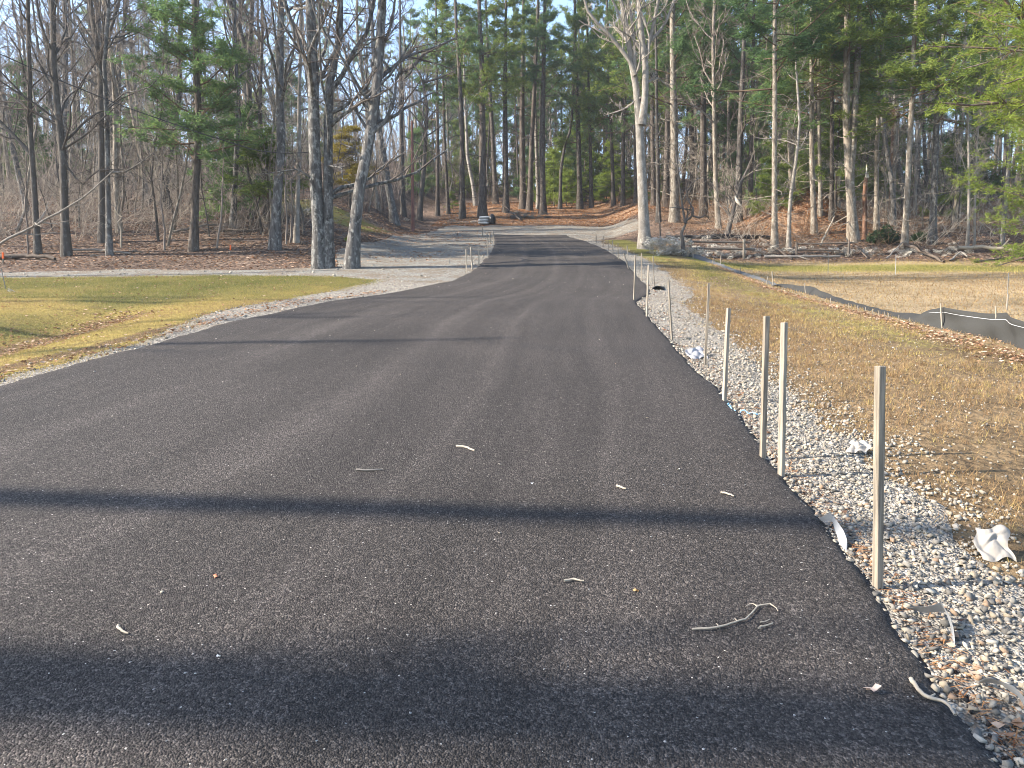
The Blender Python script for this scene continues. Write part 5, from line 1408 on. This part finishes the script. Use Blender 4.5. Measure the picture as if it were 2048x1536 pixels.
# white sacks and black drum behind the turnaround
SACK = plain('sack_white', (.36, .36, .35), .7, 8, .1, .4)
x, y, z = G(969, 449)
def sack(cx, cz, seed, label):
    r_ = np.random.default_rng(seed); bm = bmesh.new(); bmesh.ops.create_uvsphere(bm, u_segments=20, v_segments=12, radius=1)
    for v in bm.verts:
        c = v.co; f_ = lambda t, e: math.copysign(abs(t) ** e, t)
        k = 1 + .05 * math.sin(c.x * 9 + seed) * math.cos(c.y * 7)
        v.co = Vector((f_(c.x, .45) * .42 * k, f_(c.y, .45) * .32 * k, f_(c.z, .75) * .115 * k))
    me = bpy.data.meshes.new('white_sack'); bm.to_mesh(me); bm.free()
    for p in me.polygons: p.use_smooth = True
    o = ob('white_sack', me, SACK, None, (cx, y, cz)); o.rotation_euler = (0, r_.normal() * .03, r_.normal() * .08)
    return tag(o, label, 'sack', 'stacked white sacks')
for i, lab in enumerate(['bottom white sack of the stack behind the turnaround', 'middle white sack of the stack behind the turnaround', 'top white sack of the stack behind the turnaround']):
    sack(x - .04 + .03 * i * (-1) ** i, z + .1 + .195 * i, 3 + i, lab)
me = Tubes().add(resample([(0, -.3, 0), (0, .3, 0)], 2), np.full(2, .28), 16).mesh('bag'); bpy.data.meshes.remove(me)
bm = bmesh.new(); bmesh.ops.create_uvsphere(bm, u_segments=18, v_segments=12, radius=1)
for v in bm.verts:
    c = v.co; k = 1 + .08 * math.sin(c.x * 7 + 2 * c.z * 5) * math.cos(c.y * 6)
    v.co = Vector((c.x * .27 * k, c.y * .26 * k, max(-.27, c.z * .46 * k) - .1 * c.x * 0 + (.05 if c.z > .7 else 0)))
me = bpy.data.meshes.new('black_bag'); bm.to_mesh(me); bm.free()
o = ob('black_bag', me, plain('bag_black', (.012, .012, .014), .35, 6, .2, .6), None, (x + .58, y - .25, z + .26)); tag(o, 'black plastic bag slumped against the white sacks', 'bag')

# ------------------------------------------------------------------ rail fence, logs, branches
def stick(name, pts, r0, r1, label, cat, mat, seed, sides=7, kids=0, group=None, K=12, kl=.3):
    rng = np.random.default_rng(seed); q = resample(pts, K); q[1:-1] += rng.normal(size=(K - 2, 3)) * r0 * .35
    R = np.linspace(r0, r1, K); c = q[K // 2].copy()
    T = Tubes().add(q, R, sides)
    o = ob(name, T.mesh(name, c), mat, None, tuple(c)); tag(o, label, cat, group)
    if kids:
        a, b = sprout(q[None], R[None], rng, kids, .2, .95, kl, .8, 5, .03, .2, .5, rmin=.004)
        for i in range(len(a)):
            ob('twig', Tubes().add(a[i], b[i], 4).mesh('twig', c), mat, o)
    return o
root_y = G(1385, 513)[1]
rf = empty('rail_fence', G(1440, 512), 'old grey rail fence with two rails in front of the stone wall', 'fence')
c = np.array(rf.location)
OLDW = plain('rail_wood', (.12, .10, .085), .9, 8, .3, .5, .15, stretch=(1, 6, 6))
for nm, pts, r in [('post', [(1381, 516, 0), (1381, 476, 0)], .055), ('post', [(1488, 519, 0), (1488, 478, 0)], .06), ('rail', [(1378, 483, .08), (1440, 484, .08), (1500, 485, .08)], .045), ('rail', [(1380, 497, .08), (1440, 497, .08), (1510, 499, .08)], .05)]:
    q = resample([P(u, v, root_y + d) for u, v, d in pts], 6); ob(nm, Tubes().add(q, np.full(6, r), 7).mesh(nm, c), OLDW if nm == 'rail' else BARK_SUN, rf)
rf = empty('rail_fence', G(1650, 512), 'broken rail fence section below the leaf mound', 'fence'); c = np.array(rf.location); root_y = G(1600, 513)[1]
for nm, pts, r in [('post', [(1593, 516, 0), (1593, 484, 0)], .045), ('post', [(1697, 516, 0), (1698, 480, 0)], .05), ('rail', [(1592, 488, .07), (1650, 487, .07), (1715, 485, .07)], .035), ('rail', [(1590, 500, .07), (1640, 500, .07), (1680, 501, .07)], .035)]:
    q = resample([P(u, v, root_y + d) for u, v, d in pts], 6); ob(nm, Tubes().add(q, np.full(6, r), 7).mesh(nm, c), OLDW, rf)
BLEACH = plain('log_bleached', (.33, .28, .22), .85, 9, .25, .4, .15, stretch=(1, 5, 5))
DLOG = plain('log_dark', (.10, .08, .065), .9, 9, .3, .5, .15)
GLOG = plain('log_grey', (.20, .18, .157), .9, 9, .3, .5, .15)
def at(px, dz=.1): x, y, z = G(*px); return (x, y, z + dz)
for i, (pts, r0, r1, lab, mat, kids) in enumerate([
    ([(1915, 506, .25), (1960, 504, .25), (2010, 508, .22), (2070, 516, .2)], .10, .07, 'long bleached log lying on the brush at the right edge', BLEACH, 2),
    ([(1808, 503, .35), (1850, 514, .2), (1888, 526, .05)], .09, .05, 'dark slanting log below the right-leaning pine', DLOG, 4),
    ([(1772, 520, .05), (1806, 502, .45)], .035, .025, 'thin grey pole propped against the right-leaning pine', GLOG, 0),
    ([(1520, 498, .5), (1550, 510, .3), (1585, 520, .05)], .07, .04, 'dark fallen limb slanting in front of slender pine', DLOG, 5),
    ([(1530, 518, .1), (1600, 519, .12), (1680, 517, .1)], .06, .05, 'long grey log lying along the field edge below slender pine', GLOG, 5),
    ([(1712, 505, .3), (1735, 518, .05)], .045, .03, 'short dark limb below the shorter broken snag', DLOG, 2),
    ([(1900, 524, .05), (1920, 514, .25), (1935, 518, .1)], .05, .03, 'short bent grey log near the pale saplings', GLOG, 3),
    ([(1640, 504, .3), (1668, 470, 1.0)], .05, .03, 'pale dead limb slanting up the leaf mound', BLEACH, 3),
    ([(1950, 526, .05), (2010, 521, .1), (2070, 525, .1)], .06, .05, 'dark log at the brush foot near the right edge', DLOG, 3),
    ([(-20, 520, .1), (50, 519, .12), (110, 521, .05)], .09, .06, 'dark mossy log lying by the gravel drive at far left', DLOG, 4),
    ([(135, 506, .1), (200, 505, .12), (262, 510, .05)], .04, .03, 'thin grey log on leaves near the paired ash', GLOG, 2),
    ([(430, 462, .1), (480, 470, .2), (530, 466, .1)], .06, .04, 'fallen dark log behind the green pine', DLOG, 4),
    ([(340, 470, .1), (400, 462, .2), (450, 452, .1)], .05, .04, 'pale branch on the slope by the green pine', GLOG, 5),
    ([(1040, 442, .1), (1010, 428, .6), (985, 420, .8)], .05, .03, 'bent dead limb in front of the dark stone heap', DLOG, 5)]):
    stick('fallen_log', [at((u, v), dz) for u, v, dz in pts], r0, r1, lab, 'log', mat, 40 + i, 8, kids)
y0 = 26.5
stick('fallen_branch', [P(-12, 505, y0 + .3), P(0, 488, y0), P(60, 455, y0), P(120, 424, y0), P(160, 400, y0), P(190, 376, y0), P(228, 340, y0)], .05, .02, 'long pale branch slanting up from the far left edge', 'branch', GLOG, 61, 7, 6)
stick('dead_sapling', [at((243, 495), -.05), P(243, 460, G(243, 495)[1]), P(235, 445, G(243, 495)[1]), P(246, 436, G(243, 495)[1]), P(232, 424, G(243, 495)[1]), P(228, 412, G(243, 495)[1])], .045, .02, 'crooked tan dead stem right of the paired ash', 'dead tree', BLEACH, 62, 7, 3)
for i, (b, t, lab) in enumerate([((329, 500), (322, 400), 'thin grey sapling left of the green pine'), ((433, 496), (444, 400), 'thin grey sapling right of the green pine'), ((56, 508), (50, 420), 'thin rusty sapling at far left wood edge'), ((572, 488), (570, 400), 'dark thin sapling right of the stout oak'), ((579, 486), (582, 390), 'second dark thin sapling right of the stout oak')]):
    yy = G(*b)[1]; stick('sapling', [at(b, -.1), P((b[0] + t[0]) / 2 + 3, (b[1] + t[1]) / 2, yy), P(t[0], t[1], yy), P(t[0] + 4, t[1] - 120, yy)], .045, .015, lab, 'tree', TWIG, 64 + i, 6, 9)

# ------------------------------------------------------------------ small things on the road and the shoulder
TWIGW = plain('twig_bleached', (.31, .27, .215), .85, 30, .2)
def rp(px, py, dz=.012):
    x, y, z = G(px, py)
    # on the asphalt surface
    d = np.array(ray(px, py)); t = (CAMZ - (SLOPE * y + float(relH(x, y)) + .05 + dz)) ; k = y / d[1]
    for _ in range(4):
        p = np.array([0, 0, CAMZ]) + d * k; e = p[2] - (float(H(p[0], p[1])) + .05 + dz); k *= 1 - e / (p[2] - CAMZ)
    return np.array([0, 0, CAMZ]) + d * k
def twig(pts, r, label, seed, kids=(), mat=TWIGW, name='twig', cat='twig'):
    q = resample([rp(*p) for p in pts], max(6, 3 * len(pts))); c = q[0]
    rng = np.random.default_rng(seed); q[1:-1] += rng.normal(size=(len(q) - 2, 3)) * np.array([.002, .002, .001])
    o = ob(name, Tubes().add(q, np.linspace(r, r * .6, len(q)), 6).mesh(name, c), mat, None, tuple(c)); tag(o, label, cat)
    for kp in kids:
        k = resample([rp(*p) for p in kp], 6); ob('side_twig', Tubes().add(k, np.linspace(r * .7, r * .35, 6), 5).mesh('side_twig', c), mat, o)
    return o
twig([(1384, 1258), (1420, 1257), (1460, 1248), (1492, 1236), (1506, 1222), (1516, 1211), (1540, 1207)], .0043, 'bare forked twig lying on asphalt near the right edge', 1,
     [[(1514, 1213), (1508, 1207), (1498, 1208), (1491, 1213)], [(1540, 1207), (1552, 1215), (1556, 1222)], [(1432, 1256), (1437, 1250), (1432, 1247)], [(1475, 1243), (1470, 1237), (1466, 1239)]])
twig([(1516, 1256), (1530, 1252), (1545, 1246)], .004, 'short twig bit below the forked twig', 2, [[(1520, 1244), (1530, 1243), (1540, 1238)]])
twig([(913, 892), (930, 893), (949, 901)], .010, 'curved pale bark strip in the middle of the asphalt', 3)
twig([(712, 939), (738, 940), (766, 938)], .007, 'straight dark stick on asphalt left of middle', 4, (), GLOG)
twig([(1234, 971), (1242, 974), (1252, 977)], .008, 'small pale wood chip on asphalt in the long shadow', 5)
twig([(1441, 984), (1455, 987), (1468, 992)], .007, 'thin pale wood sliver on asphalt near the right edge', 6)
twig([(1128, 1161), (1148, 1158), (1168, 1161)], .006, 'tan dry sprig on asphalt right of middle', 7)
twig([(237, 1250), (242, 1262), (256, 1266)], .006, 'small pale forked twig on asphalt at the left', 8, [[(242, 1262), (240, 1254)]])
twig([(1822, 1357), (1840, 1384), (1858, 1396), (1885, 1400), (1900, 1412), (1910, 1430)], .008, 'bent pale stick lying across the asphalt edge', 9, [[(1860, 1395), (1870, 1388)]])
twig([(862, 560), (900, 547), (960, 548)], .03, 'long dark branch lying across the drive', 10, [[(905, 547), (925, 543), (950, 544)]], DLOG, 'fallen_branch', 'branch')
twig([(1004, 550), (1030, 546), (1034, 545)], .03, 'short dark branch lying mid drive', 11, [[(1006, 548), (1018, 545)]], GLOG, 'fallen_branch', 'branch')
twig([(1042, 547), (1070, 546), (1110, 546)], .03, 'dark branch lying mid drive, right of the short one', 12, (), DLOG, 'fallen_branch', 'branch')
twig([(1185, 545), (1210, 543), (1250, 546)], .025, 'dark branch near the right asphalt edge', 13, [[(1200, 545), (1215, 541)]], DLOG, 'fallen_branch', 'branch')
twig([(992, 497), (1005, 496), (1018, 496)], .03, 'pale stick at the far end of the drive', 14, (), TWIGW)
twig([(688, 736), (700, 742)], .004, 'tiny stalk beside a leaf mid drive', 15)
def leaf_thing(px, py, s, label, col, seed, z=.02):
    p = rp(px, py, z) ; rng = np.random.default_rng(seed)
    t = np.linspace(0, 2 * np.pi, 11)[:-1]; rr = s * (.6 + .4 * np.abs(np.cos(t * 2.5))) * np.where(np.arange(10) % 2, .8, 1)
    top = np.c_[np.cos(t) * rr, np.sin(t) * rr * .65, .25 * s * np.cos(2 * t) + .1 * s * rng.random(10)]
    v = np.concatenate([top, [[0, 0, .05 * s]], top - [0, 0, .002], [[0, 0, .05 * s - .002]]])
    f = [(i, (i + 1) % 10, 10) for i in range(10)] + [((i + 1) % 10 + 11, i + 11, 21) for i in range(10)]
    me = mesh_np('fallen_leaf', v, tris=f); o = ob('fallen_leaf', me, plain('leaf_' + str(seed), col, .8, 30, .2), None, tuple(p)); o.rotation_euler = (.3, .1, rng.random() * 6)
    tag(o, label, 'leaf')
leaf_thing(695, 760, .05, 'curled tan leaf mid drive', (.55, .38, .24), 1)
leaf_thing(1744, 1376, .035, 'pale curled leaf on asphalt near the right gravel', (.62, .46, .36), 2)
leaf_thing(437, 1311, .012, 'tiny white scrap on asphalt at lower left', (.8, .8, .78), 3, .008)
leaf_thing(432, 1152, .02, 'rusty leaf fragment on asphalt at left', (.45, .18, .10), 4, .008)
leaf_thing(1357, 938, .014, 'tiny pale leaf bit on asphalt left of the paired stakes', (.7, .65, .55), 5, .008)
leaf_thing(1064, 966, .012, 'tiny white fleck on asphalt before the long shadow', (.75, .72, .68), 6, .008)
leaf_thing(1272, 1180, .02, 'small orange-tan leaf on asphalt right of the dry sprig', (.55, .34, .15), 7, .008)
rngd = np.random.default_rng(66)
n = 150; y = 3 + 42 * rngd.random(n) ** 1.2; x = xL(y) + (xR(y) - xL(y)) * (.03 + .94 * rngd.random(n)); k = in_frame(x, y); x, y = x[k], y[k]; s = .004 + .010 * rngd.random(len(x)) ** 2 + y * .0004
rocks_joined('road_grit', np.c_[x, y, H(x, y) + .052 + s * .3], s, rngd, STONE_MAT)

# ribbons, rag, plastic, string
PAPER = plain('ribbon_white', (.33, .34, .35), .5, 8, .06, .3, .4, .25)
def ribbon(pts, w, label, seed, lift, name='flagging_ribbon', mat=PAPER, cat='ribbon'):
    rng = np.random.default_rng(seed); K = 26
    q = resample([at(p, .02 + lift * l) for p, l in pts], K); c = q[K // 2].copy()
    T = norm(np.gradient(q, axis=0)); ph = np.linspace(rng.random() * 3, rng.random() * 3 + 2.2, K)
    S = norm(np.cross(T, [0, 0, 1.0])); Nn = norm(np.cross(S, T))
    wd = w * np.interp(np.linspace(0, 1, K), [0, .15, .8, 1], [.5, 1, .9, .15])
    side = (np.cos(ph * .6)[:, None] * S + np.sin(ph * .6)[:, None] * Nn) * wd[:, None] * .5
    rows = [q - side, q + Nn * .006 * np.sin(np.linspace(0, 9, K))[:, None], q + side]
    th = Nn * .0015
    V = np.concatenate(rows + [r - th for r in rows]) - c
    f = grid_faces(K, 3); n = 3 * K
    o = ob(name, mesh_np(name, V, np.concatenate([f, f[:, ::-1] + n]), smooth=True), mat, None, tuple(c)); return tag(o, label, cat)
ribbon([((1640, 1052), .3), ((1662, 1062), 1), ((1680, 1090), .8), ((1692, 1116), .1)], .045, 'white ribbon curling over gravel left of the nearest stake', 1, .05)
ribbon([((1815, 1235), .2), ((1850, 1248), .6), ((1885, 1255), 1), ((1900, 1280), .7), ((1908, 1308), .1)], .06, 'white ribbon twisted on gravel right of the bent stick', 2, .06)
ribbon([((1960, 1385), .2), ((1990, 1405), 1), ((2030, 1425), 1), ((2080, 1470), .3)], .055, 'white ribbon on coarse gravel at the lower right edge', 3, .05)
def rag(px, w, h, label, seed, name, mat, cat, amp=.04, dz=.03, tilt=.25):
    rng = np.random.default_rng(seed); c = np.array(at(px, dz)); n = 28
    u, v = np.meshgrid(np.linspace(-.5, .5, n), np.linspace(-.5, .5, n))
    z = amp * (.8 * np.abs(np.sin(u * 6 + v * 3 + seed)) + .4 * np.abs(np.sin(v * 8 - u * 4)) + .8 * fbm(u * 4 + 9, v * 4 + 9, seed)) * (1.1 - 1.2 * (u ** 2 + v ** 2))
    X = (u + .10 * np.sin(v * 7 + seed)) * w; Yv = (v + .10 * np.sin(u * 6)) * h
    A = np.stack([X, Yv, z + .25 * h * 0 + (v + .5) * amp * .8], -1).reshape(-1, 3)
    f = grid_faces(n, n)
    o = ob(name, mesh_np(name, np.concatenate([A, A - [0, 0, .002]]), np.concatenate([f, f[:, ::-1] + n * n]), smooth=True), mat, None, tuple(c))
    o.rotation_euler = (tilt, 0, rng.normal() * .3); return tag(o, label, cat)
RAGM = plain('rag_white', (.31, .285, .255), .85, 12, .08, .4, .2, .15)
rag((1982, 1112), .15, .17, 'crumpled white rag on gravel at the right edge', 5, 'rag', RAGM, 'rag', .020, .05, .75)
rag((1718, 908), .13, .14, 'crumpled pale paper on the verge left of nearest stake', 8, 'paper_scrap', RAGM, 'paper', .028, .02)
rag((1390, 718), .22, .30, 'crumpled clear-white plastic beside the fifth stake', 11, 'plastic_sheet', plain('plastic_white', (.31, .31, .33), .25, 12, .06, .4, .5, .3), 'plastic', .045, .02)
x, y, z = G(1845, 1070); tag(put_rock('pale_rock', (x, y, z + .015), (.062, .045, .03), plain('rock_pale', (.52, .46, .34), .9, 30, .15, .4, .2)), 'flat pale yellowish rock on gravel left of the white rag', 'rock')
BLUE = plain('string_blue', (.25, .50, .72), .6)
q = resample([at(p, .03 + .01 * (i % 2)) for i, p in enumerate([(1455, 815), (1461, 826), (1470, 832), (1490, 832), (1505, 835), (1522, 836)])], 30)
q[:, 2] += .012 * np.sin(np.arange(30) * 1.3); q[:, 0] += .008 * np.sin(np.arange(30) * 2.1)
c = q[0]; st = Tubes(); st.add(q, np.full(30, .005), 5)
o = ob('blue_string', st.mesh('blue_string', c), BLUE, None, tuple(c)); tag(o, 'tangled light blue string on gravel at the foot of the fourth stake', 'string')
# black pipe end
x, y, z = G(1315, 582); bm = bmesh.new()
R = .17; seg = 20
me = None
Vp = []; 
for d_ in (0, .9):
    for rr in (R, R * .86):
        for k in range(seg): a = 2 * math.pi * k / seg; Vp.append((math.cos(a) * rr, d_, math.sin(a) * rr))
f = []
for k in range(seg):
    j = (k + 1) % seg
    f += [(k, j, seg + j, seg + k), (k, 2 * seg + k, 2 * seg + j, j), (seg + k, seg + j, 3 * seg + j, 3 * seg + k), (2 * seg + k, 3 * seg + k, 3 * seg + j, 2 * seg + j)]
o = ob('drain_pipe', mesh_np('drain_pipe', Vp, f), plain('pipe_black', (.015, .015, .016), .5), None, (x, y, z - .04)); o.rotation_euler = (0, 0, -.3)
bm.free(); tag(o, 'black corrugated pipe end poking from gravel near the notch', 'pipe')

_t = 0; _seen = set()
for _o in bpy.data.objects:
    if _o.type == 'MESH' and _o.data.name not in _seen:
        _seen.add(_o.data.name); _t += len(_o.data.loops) - 2 * len(_o.data.polygons)
print('TRIS', _t, 'OBJECTS', len(bpy.data.objects))

HAZE = 0.0005
# ------------------------------------------------------------------ air
bm = bmesh.new(); bmesh.ops.create_cube(bm, size=1)
for v in bm.verts: v.co = Vector((v.co.x * 640, 185 + v.co.y * 520, 34 + v.co.z * 88))
me = bpy.data.meshes.new('haze'); bm.to_mesh(me); bm.free()
m, nt = new_mat('haze_air')
pv = nd(nt, 'ShaderNodeVolumePrincipled', {'Color': (.86, .92, 1.0), 'Density': HAZE, 'Anisotropy': .3})
o_ = nd(nt, 'ShaderNodeOutputMaterial'); nt.links.new(pv.outputs[0], o_.inputs['Volume'])
tag(ob('haze', me, m), kind='stuff')
